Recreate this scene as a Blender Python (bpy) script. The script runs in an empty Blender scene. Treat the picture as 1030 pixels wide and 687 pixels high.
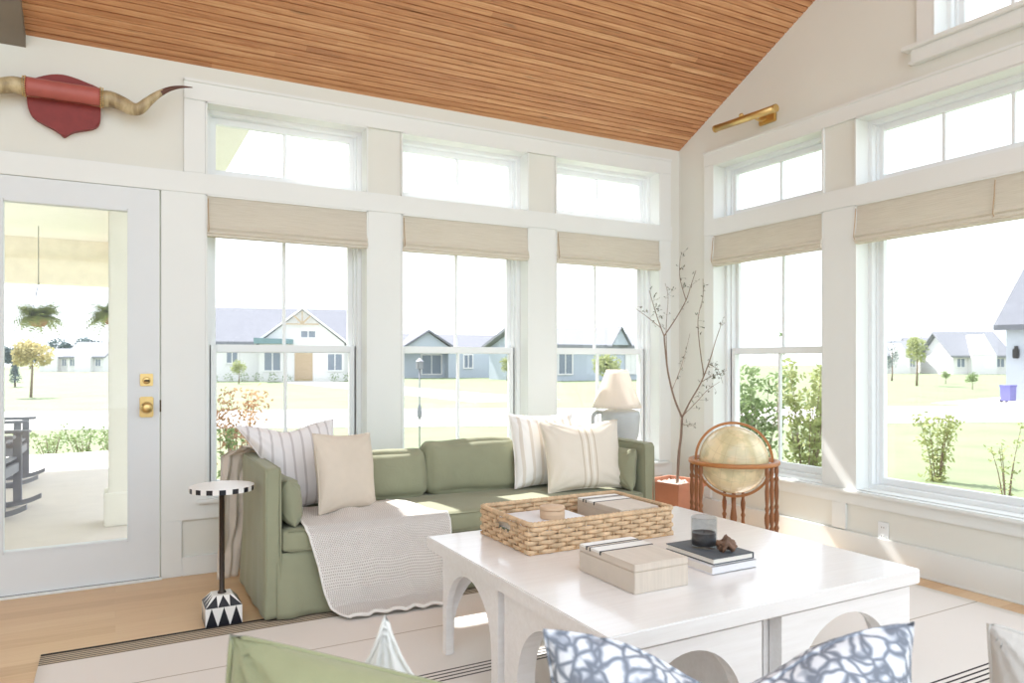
import bpy, bmesh, math, random
from mathutils import Vector, Matrix, noise
R = math.radians
PI = math.pi
C = bpy.context.scene.collection
rnd = random.Random(7)

# ------------------------------------------------------------------ materials
MATS = {}
def nodes(name):
    m = bpy.data.materials.new(name); m.use_nodes = True
    nt = m.node_tree; nt.nodes.clear()
    out = nt.nodes.new('ShaderNodeOutputMaterial')
    bs = nt.nodes.new('ShaderNodeBsdfPrincipled')
    nt.links.new(bs.outputs[0], out.inputs[0])
    MATS[name] = m
    return m, nt, bs, out
def lin(c):
    return tuple((x / 12.92 if x <= .04045 else ((x + .055) / 1.055) ** 2.4) for x in c)
def rgb(r, g, b):                      # 0-255 sRGB to linear
    return lin((r / 255, g / 255, b / 255)) + (1,)
def coord(nt, scale=(1, 1, 1), rot=(0, 0, 0)):
    tc = nt.nodes.new('ShaderNodeTexCoord'); mp = nt.nodes.new('ShaderNodeMapping')
    mp.inputs['Scale'].default_value = scale; mp.inputs['Rotation'].default_value = rot
    nt.links.new(tc.outputs['Object'], mp.inputs[0])
    return mp.outputs[0]
def ramp(nt, fac, stops, interp='LINEAR'):
    r = nt.nodes.new('ShaderNodeValToRGB'); r.color_ramp.interpolation = interp
    e = r.color_ramp.elements
    while len(e) < len(stops): e.new(.5)
    for i, (p, c) in enumerate(stops): e[i].position = p; e[i].color = c
    nt.links.new(fac, r.inputs[0]); return r.outputs[0]
def noise_tex(nt, vec, scale, detail=4, rough=.6, dist=0):
    n = nt.nodes.new('ShaderNodeTexNoise'); n.inputs['Scale'].default_value = scale
    n.inputs['Detail'].default_value = detail; n.inputs['Roughness'].default_value = rough
    n.inputs['Distortion'].default_value = dist
    nt.links.new(vec, n.inputs['Vector']); return n.outputs[0]
def bump(nt, bs, h, strength=.3, dist=.01):
    b = nt.nodes.new('ShaderNodeBump'); b.inputs['Strength'].default_value = strength
    b.inputs['Distance'].default_value = dist
    nt.links.new(h, b.inputs['Height']); nt.links.new(b.outputs[0], bs.inputs['Normal'])
def math_node(nt, op, a, b=None, c=None):
    n = nt.nodes.new('ShaderNodeMath'); n.operation = op
    for i, v in enumerate((a, b, c)):
        if v is None: continue
        if isinstance(v, (int, float)): n.inputs[i].default_value = v
        else: nt.links.new(v, n.inputs[i])
    return n.outputs[0]
def plain(name, col, rough=.6, metal=0, var=.06, nscale=6, bscale=0, bstr=.2, bdist=.004, scale=(1, 1, 1), sheen=0, trans=0):
    m, nt, bs, out = nodes(name)
    v = coord(nt, scale)
    c1 = tuple(max(0, x * (1 - var)) for x in col[:3]) + (1,)
    c2 = tuple(min(1, x * (1 + var)) for x in col[:3]) + (1,)
    n = noise_tex(nt, v, nscale)
    nt.links.new(ramp(nt, n, [(.3, c1), (.7, c2)]), bs.inputs['Base Color'])
    bs.inputs['Roughness'].default_value = rough; bs.inputs['Metallic'].default_value = metal
    if sheen: bs.inputs['Sheen Weight'].default_value = sheen
    if bscale: bump(nt, bs, noise_tex(nt, v, bscale, 3), bstr, bdist)
    return m
def translucent(m, col, w):
    nt = m.node_tree; bs = [n for n in nt.nodes if n.type == 'BSDF_PRINCIPLED'][0]
    out = [n for n in nt.nodes if n.type == 'OUTPUT_MATERIAL'][0]
    t = nt.nodes.new('ShaderNodeBsdfTranslucent'); t.inputs[0].default_value = col
    mx = nt.nodes.new('ShaderNodeMixShader'); mx.inputs[0].default_value = w
    nt.links.new(bs.outputs[0], mx.inputs[1]); nt.links.new(t.outputs[0], mx.inputs[2]); nt.links.new(mx.outputs[0], out.inputs[0])
    return m

paint = plain('white_trim_paint', (.775, .80, .785, 1), .42, var=.012, nscale=2)
wallp = plain('greige_wall_paint', (.74, .75, .70, 1), .75, var=.015, nscale=2)
doorp = plain('door_paint', (.72, .755, .775, 1), .45, var=.01)
winp = plain('window_vinyl', (.82, .85, .86, 1), .35, var=.01)
brass = plain('brass', rgb(216, 188, 128), .36, 1, var=.06, nscale=20)
dbrass = plain('dark_slot', rgb(70, 55, 35), .5, .6)
black = plain('black_metal', rgb(30, 28, 28), .45, var=.1)
brownm = plain('dark_bronze', rgb(58, 46, 38), .45, .3, var=.1)
def glass_mat(name, gloss=.06, tint=(1, 1, 1, 1)):
    m, nt, bs, out = nodes(name)
    nt.nodes.remove(bs)
    t = nt.nodes.new('ShaderNodeBsdfTransparent'); t.inputs[0].default_value = tint
    g = nt.nodes.new('ShaderNodeBsdfGlossy'); g.inputs['Roughness'].default_value = .02
    fr = nt.nodes.new('ShaderNodeLayerWeight'); fr.inputs[0].default_value = .12
    mx = nt.nodes.new('ShaderNodeMixShader')
    f = math_node(nt, 'MULTIPLY_ADD', fr.outputs['Facing'], gloss * 2, .02)
    nt.links.new(f, mx.inputs[0]); nt.links.new(t.outputs[0], mx.inputs[1]); nt.links.new(g.outputs[0], mx.inputs[2])
    nt.links.new(mx.outputs[0], out.inputs[0]); return m
glass = glass_mat('window_glass')
jarglass = glass_mat('jar_glass', .25, (.86, .88, .89, 1))

def wood_floor():
    m, nt, bs, out = nodes('oak_floor')
    v = coord(nt)
    br = nt.nodes.new('ShaderNodeTexBrick'); br.offset = .37; br.inputs['Scale'].default_value = 1
    br.inputs['Brick Width'].default_value = 1.6; br.inputs['Row Height'].default_value = .105
    br.inputs['Mortar Size'].default_value = .0012; br.inputs['Mortar Smooth'].default_value = .2
    br.inputs['Color1'].default_value = (.0, .0, .0, 1); br.inputs['Color2'].default_value = (1, 1, 1, 1)
    br.inputs['Mortar'].default_value = (.3, .3, .3, 1)
    nt.links.new(v, br.inputs['Vector'])
    g = noise_tex(nt, coord(nt, (1.2, 22, 1)), 3, 6, .65, .4)
    mixf = math_node(nt, 'MULTIPLY_ADD', br.outputs['Color'], .45, math_node(nt, 'MULTIPLY', g, .6))
    nt.links.new(ramp(nt, mixf, [(.2, rgb(196, 158, 116)), (.5, rgb(214, 178, 136)), (.85, rgb(226, 196, 158))]), bs.inputs['Base Color'])
    bs.inputs['Roughness'].default_value = .33
    bump(nt, bs, math_node(nt, 'SUBTRACT', g, math_node(nt, 'MULTIPLY', br.outputs['Fac'], 3)), .12, .002)
    return m
oak = wood_floor()
def ceiling_wood():
    m, nt, bs, out = nodes('ceiling_boards')
    tc = nt.nodes.new('ShaderNodeTexCoord'); sp = nt.nodes.new('ShaderNodeSeparateXYZ'); nt.links.new(tc.outputs['Object'], sp.inputs[0])
    row = math_node(nt, 'FLOOR', math_node(nt, 'DIVIDE', sp.outputs['Y'], .042))
    xo = math_node(nt, 'ADD', sp.outputs['X'], math_node(nt, 'MULTIPLY', row, 1.37))
    blk = math_node(nt, 'FLOOR', math_node(nt, 'DIVIDE', xo, 2.9))
    cb = nt.nodes.new('ShaderNodeCombineXYZ'); nt.links.new(row, cb.inputs[0]); nt.links.new(blk, cb.inputs[1])
    wn = nt.nodes.new('ShaderNodeTexWhiteNoise'); wn.noise_dimensions = '2D'; nt.links.new(cb.outputs[0], wn.inputs['Vector'])
    c2 = nt.nodes.new('ShaderNodeCombineXYZ')
    nt.links.new(math_node(nt, 'MULTIPLY', xo, 2.2), c2.inputs[0])
    nt.links.new(math_node(nt, 'MULTIPLY', sp.outputs['Y'], 55), c2.inputs[1])
    nt.links.new(math_node(nt, 'MULTIPLY', row, 3.1), c2.inputs[2])
    g = noise_tex(nt, c2.outputs[0], 1.5, 6, .65, .5)
    f = math_node(nt, 'ADD', math_node(nt, 'MULTIPLY', wn.outputs[0], .20), math_node(nt, 'MULTIPLY', g, .85))
    col = ramp(nt, f, [(.22, rgb(134, 92, 60)), (.42, rgb(178, 124, 84)), (.60, rgb(202, 150, 106)), (.82, rgb(226, 186, 144))])
    kn = noise_tex(nt, coord(nt, (1.3, 9, 1)), 2.1, 3, .5)
    kf = ramp(nt, kn, [(.66, (0, 0, 0, 1)), (.74, (1, 1, 1, 1))])
    mx = nt.nodes.new('ShaderNodeMix'); mx.data_type = 'RGBA'
    nt.links.new(math_node(nt, 'MULTIPLY', kf, .6), mx.inputs['Factor'])
    nt.links.new(col, mx.inputs[6]); mx.inputs[7].default_value = rgb(112, 92, 70)
    nt.links.new(mx.outputs[2], bs.inputs['Base Color'])
    bs.inputs['Roughness'].default_value = .5
    bump(nt, bs, g, .15, .003)
    return m
ceilm = ceiling_wood()
beamm = plain('grey_beam_paint', rgb(128, 120, 108), .6, var=.08, nscale=4)

def fabric(name, col, var=.07, rough=.9, nsc=5, wscale=260, wstr=.25, sheen=.15):
    m, nt, bs, out = nodes(name)
    v = coord(nt)
    n = noise_tex(nt, v, nsc, 3)
    c1 = tuple(x * (1 - var) for x in col[:3]) + (1,); c2 = tuple(min(1, x * (1 + var)) for x in col[:3]) + (1,)
    nt.links.new(ramp(nt, n, [(.3, c1), (.7, c2)]), bs.inputs['Base Color'])
    bs.inputs['Roughness'].default_value = rough; bs.inputs['Sheen Weight'].default_value = sheen
    fine = noise_tex(nt, v, wscale, 2)
    wr = noise_tex(nt, v, 9, 4, .55, 1.2)
    bump(nt, bs, math_node(nt, 'ADD', math_node(nt, 'MULTIPLY', fine, .12), wr), wstr, .012)
    return m
green = fabric('sage_linen', rgb(148, 150, 124), .06, nsc=4)
greenf = fabric('olive_velvet', rgb(152, 154, 118), .12, nsc=6, wstr=.3, sheen=.4)
beige = fabric('beige_linen', rgb(214, 202, 186), .05)
gauze = fabric('beige_gauze', rgb(212, 202, 190), .06, wstr=.5)
whitef = fabric('white_linen', rgb(238, 236, 232), .02)
greyf = fabric('grey_boucle', rgb(200, 196, 190), .06, wscale=60, wstr=.8)
shadem = translucent(fabric('lamp_shade_linen', rgb(246, 238, 228), .02), (.95, .92, .88, 1), .45)

def striped(name, base, stripe, axis, period, duty, soft=.02, extra=None, wr=.3):
    m, nt, bs, out = nodes(name)
    tc = nt.nodes.new('ShaderNodeTexCoord'); sp = nt.nodes.new('ShaderNodeSeparateXYZ'); nt.links.new(tc.outputs['Object'], sp.inputs[0])
    f = math_node(nt, 'FRACT', math_node(nt, 'ADD', math_node(nt, 'DIVIDE', sp.outputs[axis], period), 40.5))
    d = math_node(nt, 'ABSOLUTE', math_node(nt, 'SUBTRACT', f, .5))
    col = ramp(nt, d, [(max(0, duty / 2 - soft), stripe), (duty / 2 + soft, base)])
    nt.links.new(col, bs.inputs['Base Color'])
    bs.inputs['Roughness'].default_value = .9; bs.inputs['Sheen Weight'].default_value = .1
    v = coord(nt)
    bump(nt, bs, math_node(nt, 'ADD', math_node(nt, 'MULTIPLY', noise_tex(nt, v, 240, 2), .12), noise_tex(nt, v, 9, 4, .55, 1.2)), wr, .012)
    return m
stripe_pale = striped('white_grey_striped_linen', rgb(233, 230, 230), rgb(203, 198, 198), 'X', .052, .22)
stripe_white = striped('white_cream_striped_linen', rgb(243, 241, 238), rgb(222, 214, 204), 'X', .062, .3)

def banded(name, base, bands, axis='X', rough=.9, wr=.25):
    """bands: list of (lo, hi, colour) along a local axis, the cloth's own woven stripes"""
    m, nt, bs, out = nodes(name)
    tc = nt.nodes.new('ShaderNodeTexCoord'); sp = nt.nodes.new('ShaderNodeSeparateXYZ'); nt.links.new(tc.outputs['Object'], sp.inputs[0])
    cur = None
    for lo, hi, c in bands:
        mid, half = (lo + hi) / 2, (hi - lo) / 2
        d = math_node(nt, 'ABSOLUTE', math_node(nt, 'SUBTRACT', sp.outputs[axis], mid))
        k = math_node(nt, 'LESS_THAN', d, half)
        mx = nt.nodes.new('ShaderNodeMix'); mx.data_type = 'RGBA'
        nt.links.new(k, mx.inputs['Factor'])
        if cur is None: mx.inputs[6].default_value = base
        else: nt.links.new(cur, mx.inputs[6])
        mx.inputs[7].default_value = c
        cur = mx.outputs[2]
    nt.links.new(cur, bs.inputs['Base Color'])
    bs.inputs['Roughness'].default_value = rough
    v = coord(nt)
    bump(nt, bs, math_node(nt, 'ADD', math_node(nt, 'MULTIPLY', noise_tex(nt, v, 260, 2), .2), noise_tex(nt, v, 8, 4, .55, 1)), wr, .01)
    return m
cream_band = banded('cream_banded_linen', rgb(226, 218, 204), [(-.045, -.038, rgb(196, 182, 160)), (-.022, -.017, rgb(244, 240, 232)), (-.004, .004, rgb(196, 182, 160)), (.02, .025, rgb(244, 240, 232)), (.04, .047, rgb(196, 182, 160))])

def knit_mat():
    m, nt, bs, out = nodes('open_knit_wool')
    tc = nt.nodes.new('ShaderNodeTexCoord'); mp = nt.nodes.new('ShaderNodeMapping'); mp.inputs['Scale'].default_value = (64, 96, 1)
    nt.links.new(tc.outputs['UV'], mp.inputs[0])
    sp = nt.nodes.new('ShaderNodeSeparateXYZ'); nt.links.new(mp.outputs[0], sp.inputs[0])
    odd = math_node(nt, 'MULTIPLY', math_node(nt, 'MODULO', math_node(nt, 'FLOOR', sp.outputs['Y']), 2), .5)
    fx = math_node(nt, 'SUBTRACT', math_node(nt, 'FRACT', math_node(nt, 'ADD', sp.outputs['X'], odd)), .5)
    fy = math_node(nt, 'SUBTRACT', math_node(nt, 'FRACT', sp.outputs['Y']), .5)
    r = math_node(nt, 'SQRT', math_node(nt, 'ADD', math_node(nt, 'MULTIPLY', fx, fx), math_node(nt, 'MULTIPLY', fy, fy)))
    nt.links.new(ramp(nt, r, [(.10, rgb(168, 160, 154)), (.28, rgb(228, 222, 217)), (.6, rgb(238, 234, 229))]), bs.inputs['Base Color'])
    bs.inputs['Roughness'].default_value = .95
    bump(nt, bs, r, .8, .008)
    return m
knit = knit_mat()
def linen_shade():
    m, nt, bs, out = nodes('woven_shade')
    n = noise_tex(nt, coord(nt, (3, 3, 160)), 2, 5, .7)
    nt.links.new(ramp(nt, n, [(.3, rgb(208, 202, 188)), (.5, rgb(226, 220, 208)), (.72, rgb(238, 234, 224))]), bs.inputs['Base Color'])
    bs.inputs['Roughness'].default_value = .9
    bump(nt, bs, n, .4, .003)
    return translucent(m, (.86, .82, .76, 1), .30)
shade = linen_shade()
def rug_mat():
    dark = rgb(58, 52, 50); tan = rgb(196, 180, 158); thin = rgb(186, 174, 160)
    bands = []
    for y0 in (0.64, 1.60, 2.56):
        for k in range(4): bands.append((y0 - .045 + k * .026 - .0045, y0 - .045 + k * .026 + .0045, dark))
    bands.append((3.385, 3.50, tan))
    for k in range(5): bands.append((3.392 + k * .021 - .004, 3.392 + k * .021 + .004, dark))
    bands.append((3.492, 3.53, rgb(38, 34, 34)))
    for y0 in (.16, 1.12, 2.08, 3.04): bands.append((y0 - .004, y0 + .004, thin))
    return banded('ivory_striped_rug', rgb(232, 226, 220), bands, 'Y', .95, .12)
rugm = rug_mat()
def wash_table():
    m, nt, bs, out = nodes('whitewashed_wood')
    n = noise_tex(nt, coord(nt, (2, 26, 26)), 2, 5, .6, .3)
    nt.links.new(ramp(nt, n, [(.3, rgb(237, 235, 234)), (.7, rgb(245, 244, 244))]), bs.inputs['Base Color'])
    bs.inputs['Roughness'].default_value = .3; bs.inputs['Coat Weight'].default_value = .6; bs.inputs['Coat Roughness'].default_value = .12
    bump(nt, bs, n, .06, .002)
    return m
tablem = wash_table()
boxm = plain('pale_bone_veneer', rgb(212, 201, 188), .5, var=.06, nscale=3, scale=(30, 2, 2), bscale=30, bstr=.05)
wicker = plain('water_hyacinth', rgb(212, 183, 148), .7, var=.22, nscale=30, bscale=120, bstr=.4)
wickerd = plain('hyacinth_inner', rgb(196, 158, 116), .75, var=.2, nscale=30)
woodround = plain('pale_turned_wood', rgb(214, 186, 156), .55, var=.1, nscale=3, scale=(2, 2, 30))
pages = plain('book_pages', rgb(240, 236, 228), .8, var=.05, nscale=3, scale=(1, 1, 300))
walnut = plain('turned_walnut', rgb(142, 92, 56), .4, var=.22, nscale=6, scale=(6, 6, 1))
walnutl = plain('honey_walnut', rgb(178, 118, 66), .38, var=.15, nscale=9)
terra = plain('terracotta', rgb(188, 130, 104), .8, var=.07, nscale=7, bscale=60, bstr=.2)
pebble = plain('white_pebbles', rgb(222, 214, 204), .7, var=.12, nscale=40)
bark = plain('grey_bark', rgb(132, 112, 98), .85, var=.15, nscale=30)
leafd = plain('dark_small_leaf', rgb(92, 92, 74), .6, var=.2, nscale=30)
ceramic = plain('grey_ceramic', rgb(186, 190, 191), .45, var=.06, nscale=5, bscale=25, bstr=.15)
checkw = plain('bone_inlay_white', rgb(236, 234, 230), .35, var=.03)
checkb = plain('bone_inlay_black', rgb(26, 28, 36), .35, var=.1)
leather = plain('red_leather', rgb(132, 44, 40), .55, var=.12, nscale=14, bscale=80, bstr=.15)
leatherl = plain('pink_red_leather', rgb(172, 92, 84), .45, var=.1, nscale=10, bscale=60, bstr=.15)
def horn_mat():
    m, nt, bs, out = nodes('horn')
    n = noise_tex(nt, coord(nt, (14, 4, 5)), 1.6, 5, .6, .5)
    nt.links.new(ramp(nt, n, [(.3, rgb(120, 100, 70)), (.5, rgb(176, 158, 122)), (.7, rgb(206, 190, 152))]), bs.inputs['Base Color'])
    bs.inputs['Roughness'].default_value = .4; return m
hornm = horn_mat()
horntip = plain('dark_horn_tip', rgb(96, 62, 52), .35, var=.15)
def globe_mat():
    m, nt, bs, out = nodes('antique_globe_map')
    v = coord(nt)
    n = noise_tex(nt, v, 5.2, 5, .55)
    land = ramp(nt, n, [(.47, rgb(240, 222, 180)), (.52, rgb(218, 206, 164)), (.62, rgb(206, 196, 158)), (.75, rgb(228, 204, 160))])
    sp = nt.nodes.new('ShaderNodeSeparateXYZ'); nt.links.new(v, sp.inputs[0])
    z = math_node(nt, 'DIVIDE', math_node(nt, 'ARCSINE', math_node(nt, 'DIVIDE', sp.outputs['Z'], .196)), R(20))
    a = math_node(nt, 'DIVIDE', math_node(nt, 'ARCTAN2', sp.outputs['Y'], sp.outputs['X']), R(20))
    g = None
    for q in (z, a):
        k = math_node(nt, 'LESS_THAN', math_node(nt, 'ABSOLUTE', math_node(nt, 'SUBTRACT', math_node(nt, 'FRACT', math_node(nt, 'ADD', q, 20)), .5)), .018)
        g = k if g is None else math_node(nt, 'MAXIMUM', g, k)
    mx = nt.nodes.new('ShaderNodeMix'); mx.data_type = 'RGBA'
    nt.links.new(math_node(nt, 'MULTIPLY', g, .28), mx.inputs['Factor']); nt.links.new(land, mx.inputs[6]); mx.inputs[7].default_value = rgb(150, 120, 80)
    nt.links.new(mx.outputs[2], bs.inputs['Base Color'])
    bs.inputs['Roughness'].default_value = .22; bs.inputs['Coat Weight'].default_value = .5
    return m
globem = globe_mat()
def blueprint():
    m, nt, bs, out = nodes('blue_mosaic_print')
    v = coord(nt)
    dn = noise_tex(nt, v, 12, 2); 
    vo = nt.nodes.new('ShaderNodeTexVoronoi'); vo.feature = 'DISTANCE_TO_EDGE'; vo.inputs['Scale'].default_value = 38; vo.inputs['Randomness'].default_value = 1
    va = nt.nodes.new('ShaderNodeVectorMath'); va.operation = 'SCALE'; va.inputs['Scale'].default_value = .05
    nz = nt.nodes.new('ShaderNodeTexNoise'); nz.inputs['Scale'].default_value = 18; nt.links.new(v, nz.inputs['Vector'])
    nt.links.new(nz.outputs['Color'], va.inputs[0])
    vb = nt.nodes.new('ShaderNodeVectorMath'); vb.operation = 'ADD'; nt.links.new(v, vb.inputs[0]); nt.links.new(va.outputs[0], vb.inputs[1])
    nt.links.new(vb.outputs[0], vo.inputs['Vector'])
    nt.links.new(ramp(nt, vo.outputs['Distance'], [(.04, rgb(126, 132, 144)), (.12, rgb(172, 178, 190)), (.2, rgb(226, 228, 234)), (.6, rgb(238, 240, 244))]), bs.inputs['Base Color'])
    bs.inputs['Roughness'].default_value = .85
    return m
bluem = blueprint()
# outdoors
grassm = plain('lawn_grass', rgb(122, 133, 100), .95, var=.14, nscale=.6, bscale=20, bstr=.3)
roadm = plain('pale_concrete', rgb(205, 200, 196), .9, var=.04, nscale=1)
porchw = plain('porch_white', rgb(240, 238, 232), .6, var=.02)
porchf = plain('porch_concrete', rgb(214, 206, 200), .7, var=.03)
sidingw = plain('white_siding', rgb(226, 224, 224), .8, var=.03)
sidingb = plain('blue_grey_siding', rgb(178, 186, 198), .8, var=.05)
roofm = plain('grey_shingles', rgb(118, 119, 128), .9, var=.1, nscale=3)
rooflm = plain('pale_shingles', rgb(134, 135, 142), .9, var=.06, nscale=3)
tealm = plain('teal_metal_roof', rgb(104, 132, 138), .6)
darkwin = plain('dark_window_glass', rgb(122, 132, 146), .2)
tanwood = plain('tan_door_wood', rgb(184, 160, 130), .6, var=.1)
leafg = plain('green_leaf', rgb(132, 148, 100), .7, var=.25, nscale=9)
leafy = plain('yellow_green_leaf', rgb(162, 168, 112), .7, var=.2, nscale=9)
leafyel = plain('yellow_leaf', rgb(198, 186, 134), .7, var=.15, nscale=9)
leafo = plain('orange_leaf', rgb(196, 160, 134), .7, var=.2, nscale=9)
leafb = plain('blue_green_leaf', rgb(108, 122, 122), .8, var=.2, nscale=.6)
fernm = plain('fern_frond', rgb(146, 156, 92), .7, var=.3, nscale=12)
for _m, _c in ((leafg, (.25, .34, .16, 1)), (leafy, (.38, .42, .2, 1)), (fernm, (.3, .38, .16, 1)), (leafyel, (.55, .48, .26, 1)), (leafo, (.5, .33, .2, 1))): translucent(_m, _c, .35)
greywood = plain('grey_weathered_poly', rgb(132, 134, 144), .6, var=.08)
binm = plain('blue_bin_plastic', rgb(120, 118, 176), .5)
wickpot = plain('coco_basket', rgb(150, 110, 80), .9, var=.2)

# ------------------------------------------------------------------ mesh helpers
def finish(name, bm, mat, parent=None, world=True, smooth=False, loc=None, kind=None):
    me = bpy.data.meshes.new(name)
    bmesh.ops.recalc_face_normals(bm, faces=bm.faces)
    bm.to_mesh(me); bm.free()
    o = bpy.data.objects.new(name, me); C.objects.link(o)
    for m in (mat if isinstance(mat, (list, tuple)) else [mat]): me.materials.append(m)
    if smooth:
        for p in me.polygons: p.use_smooth = True
    if parent is not None:
        o.parent = parent
        if world:
            off = Vector((0, 0, 0)); q = parent
            while q: off += Vector(q.location); q = q.parent
            me.transform(Matrix.Translation(-off))
    elif loc is not None:
        if world: me.transform(Matrix.Translation(-Vector(loc)))
        o.location = loc
    if kind: o['kind'] = kind
    return o
def tag(o, label, cat, group=None):
    o['label'] = label; o['category'] = cat
    if group: o['group'] = group
    return o
def thing(name, label, cat, loc=(0, 0, 0), rot=(0, 0, 0), group=None):
    o = bpy.data.objects.new(name, None); C.objects.link(o)
    o.location = loc; o.rotation_euler = rot; o.empty_display_size = .1
    return tag(o, label, cat, group)
def structure(name, loc=(0, 0, 0)):
    o = bpy.data.objects.new(name, None); C.objects.link(o); o.location = loc; o['kind'] = 'structure'; return o
def BM(): return bmesh.new()
def box(bm, x0, x1, y0, y1, z0, z1, mi=0, bev=0):
    b = bmesh.new()
    vs = [b.verts.new(p) for p in ((x0, y0, z0), (x1, y0, z0), (x1, y1, z0), (x0, y1, z0), (x0, y0, z1), (x1, y0, z1), (x1, y1, z1), (x0, y1, z1))]
    for f in ((0, 3, 2, 1), (4, 5, 6, 7), (0, 1, 5, 4), (1, 2, 6, 5), (2, 3, 7, 6), (3, 0, 4, 7)): b.faces.new([vs[i] for i in f])
    if bev: bmesh.ops.bevel(b, geom=b.edges[:], offset=bev, segments=2, affect='EDGES')
    merge(bm, b, mi)
def merge(bm, b, mi=0, M=None):
    b.verts.index_update()
    vs = [bm.verts.new(M @ v.co if M else v.co) for v in b.verts]
    for f in b.faces:
        try:
            g = bm.faces.new([vs[v.index] for v in f.verts]); g.material_index = mi or f.material_index; g.smooth = f.smooth
        except ValueError: pass
    b.free()
def prism(bm, pts, axis, a0, a1, mi=0):
    """pts 2-D polygon; extruded along axis between a0 and a1"""
    def P(p, a):
        return {'x': (a, p[0], p[1]), 'y': (p[0], a, p[1]), 'z': (p[0], p[1], a)}[axis]
    v0 = [bm.verts.new(P(p, a0)) for p in pts]; v1 = [bm.verts.new(P(p, a1)) for p in pts]
    n = len(pts)
    fs = [bm.faces.new(v0), bm.faces.new(v1[::-1])]
    for i in range(n): fs.append(bm.faces.new((v0[i], v1[i], v1[(i + 1) % n], v0[(i + 1) % n])))
    for f in fs: f.material_index = mi
def sweep(bm, pts, rad, sides=8, closed=False, mi=0, flat=1.0, cap=True, smooth=True):
    pts = [Vector(p) for p in pts]; n = len(pts)
    if not isinstance(rad, (list, tuple)): rad = [rad] * n
    rings = []; up = None
    for i in range(n):
        a = pts[(i - 1) % n] if (closed or i > 0) else pts[i]; b = pts[(i + 1) % n] if (closed or i < n - 1) else pts[i]
        t = (b - a)
        if t.length < 1e-9: t = Vector((0, 0, 1))
        t.normalize()
        if up is None:
            up = Vector((0, 0, 1)) if abs(t.z) < .9 else Vector((1, 0, 0))
        s = t.cross(up)
        if s.length < 1e-6: s = t.cross(Vector((0, 1, .1)))
        s.normalize(); u2 = s.cross(t).normalized()
        if not (abs(t.z) < .9): up = u2
        rings.append([bm.verts.new(pts[i] + s * (math.cos(2 * PI * k / sides) * rad[i] * flat) + u2 * (math.sin(2 * PI * k / sides) * rad[i])) for k in range(sides)])
    m = n if closed else n - 1
    for i in range(m):
        A, B = rings[i], rings[(i + 1) % n]
        for k in range(sides):
            f = bm.faces.new((A[k], A[(k + 1) % sides], B[(k + 1) % sides], B[k])); f.material_index = mi; f.smooth = smooth
    if not closed and cap:
        for r_ in (rings[0], rings[-1]):
            try: f = bm.faces.new(r_); f.material_index = mi
            except ValueError: pass
def lathe(bm, prof, c=(0, 0, 0), seg=32, mi=0, smooth=True):
    """prof: list of (r, z)"""
    rings = []
    for r_, z in prof:
        if r_ < 1e-6: rings.append([bm.verts.new((c[0], c[1], c[2] + z))])
        else: rings.append([bm.verts.new((c[0] + r_ * math.cos(2 * PI * k / seg), c[1] + r_ * math.sin(2 * PI * k / seg), c[2] + z)) for k in range(seg)])
    for A, B in zip(rings, rings[1:]):
        for k in range(seg):
            k2 = (k + 1) % seg
            if len(A) == 1 and len(B) == 1: continue
            if len(A) == 1: f = bm.faces.new((A[0], B[k2], B[k]))
            elif len(B) == 1: f = bm.faces.new((A[k], A[k2], B[0]))
            else: f = bm.faces.new((A[k], A[k2], B[k2], B[k]))
            f.material_index = mi; f.smooth = smooth
def softbox(sx, sy, sz, r=.03, bulge=(0, 0, 0), nz=.0, seed=0, cuts=12, nscale=3.0):
    """rounded, slightly puffed box centred on its base (local z from 0 to sz)"""
    b = bmesh.new(); bmesh.ops.create_cube(b, size=2)
    bmesh.ops.subdivide_edges(b, edges=b.edges[:], cuts=cuts, use_grid_fill=True)
    hx, hy, hz = sx / 2, sy / 2, sz / 2
    for v in b.verts:
        u, w, t = v.co
        # denser towards the edges
        f = lambda q: math.copysign(abs(q) ** .7, q)
        U, W, T = f(u), f(w), f(t)
        p = Vector((U * hx, W * hy, T * hz))
        q = Vector((max(-hx + r, min(hx - r, p.x)), max(-hy + r, min(hy - r, p.y)), max(-hz + r, min(hz - r, p.z))))
        d = p - q
        if d.length > 1e-9: p = q + d.normalized() * min(r, d.length * 1.0 if d.length < r else r)
        p.x += math.copysign(bulge[0] * (1 - W * W) * (1 - T * T), u) * abs(U)
        p.y += math.copysign(bulge[1] * (1 - U ** 2) * (1 - T * T), w) * abs(W)
        p.z += math.copysign(bulge[2] * (1 - U ** 4) * (1 - W ** 4), t) * abs(T)
        if nz:
            p += noise.noise_vector(p * nscale + Vector((seed, seed * 2, 0))) * nz + noise.noise_vector(p * nscale * 3 + Vector((seed, 3, 7))) * nz * .35
        p.z += hz
        v.co = p
    for f_ in b.faces: f_.smooth = True
    return b
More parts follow.
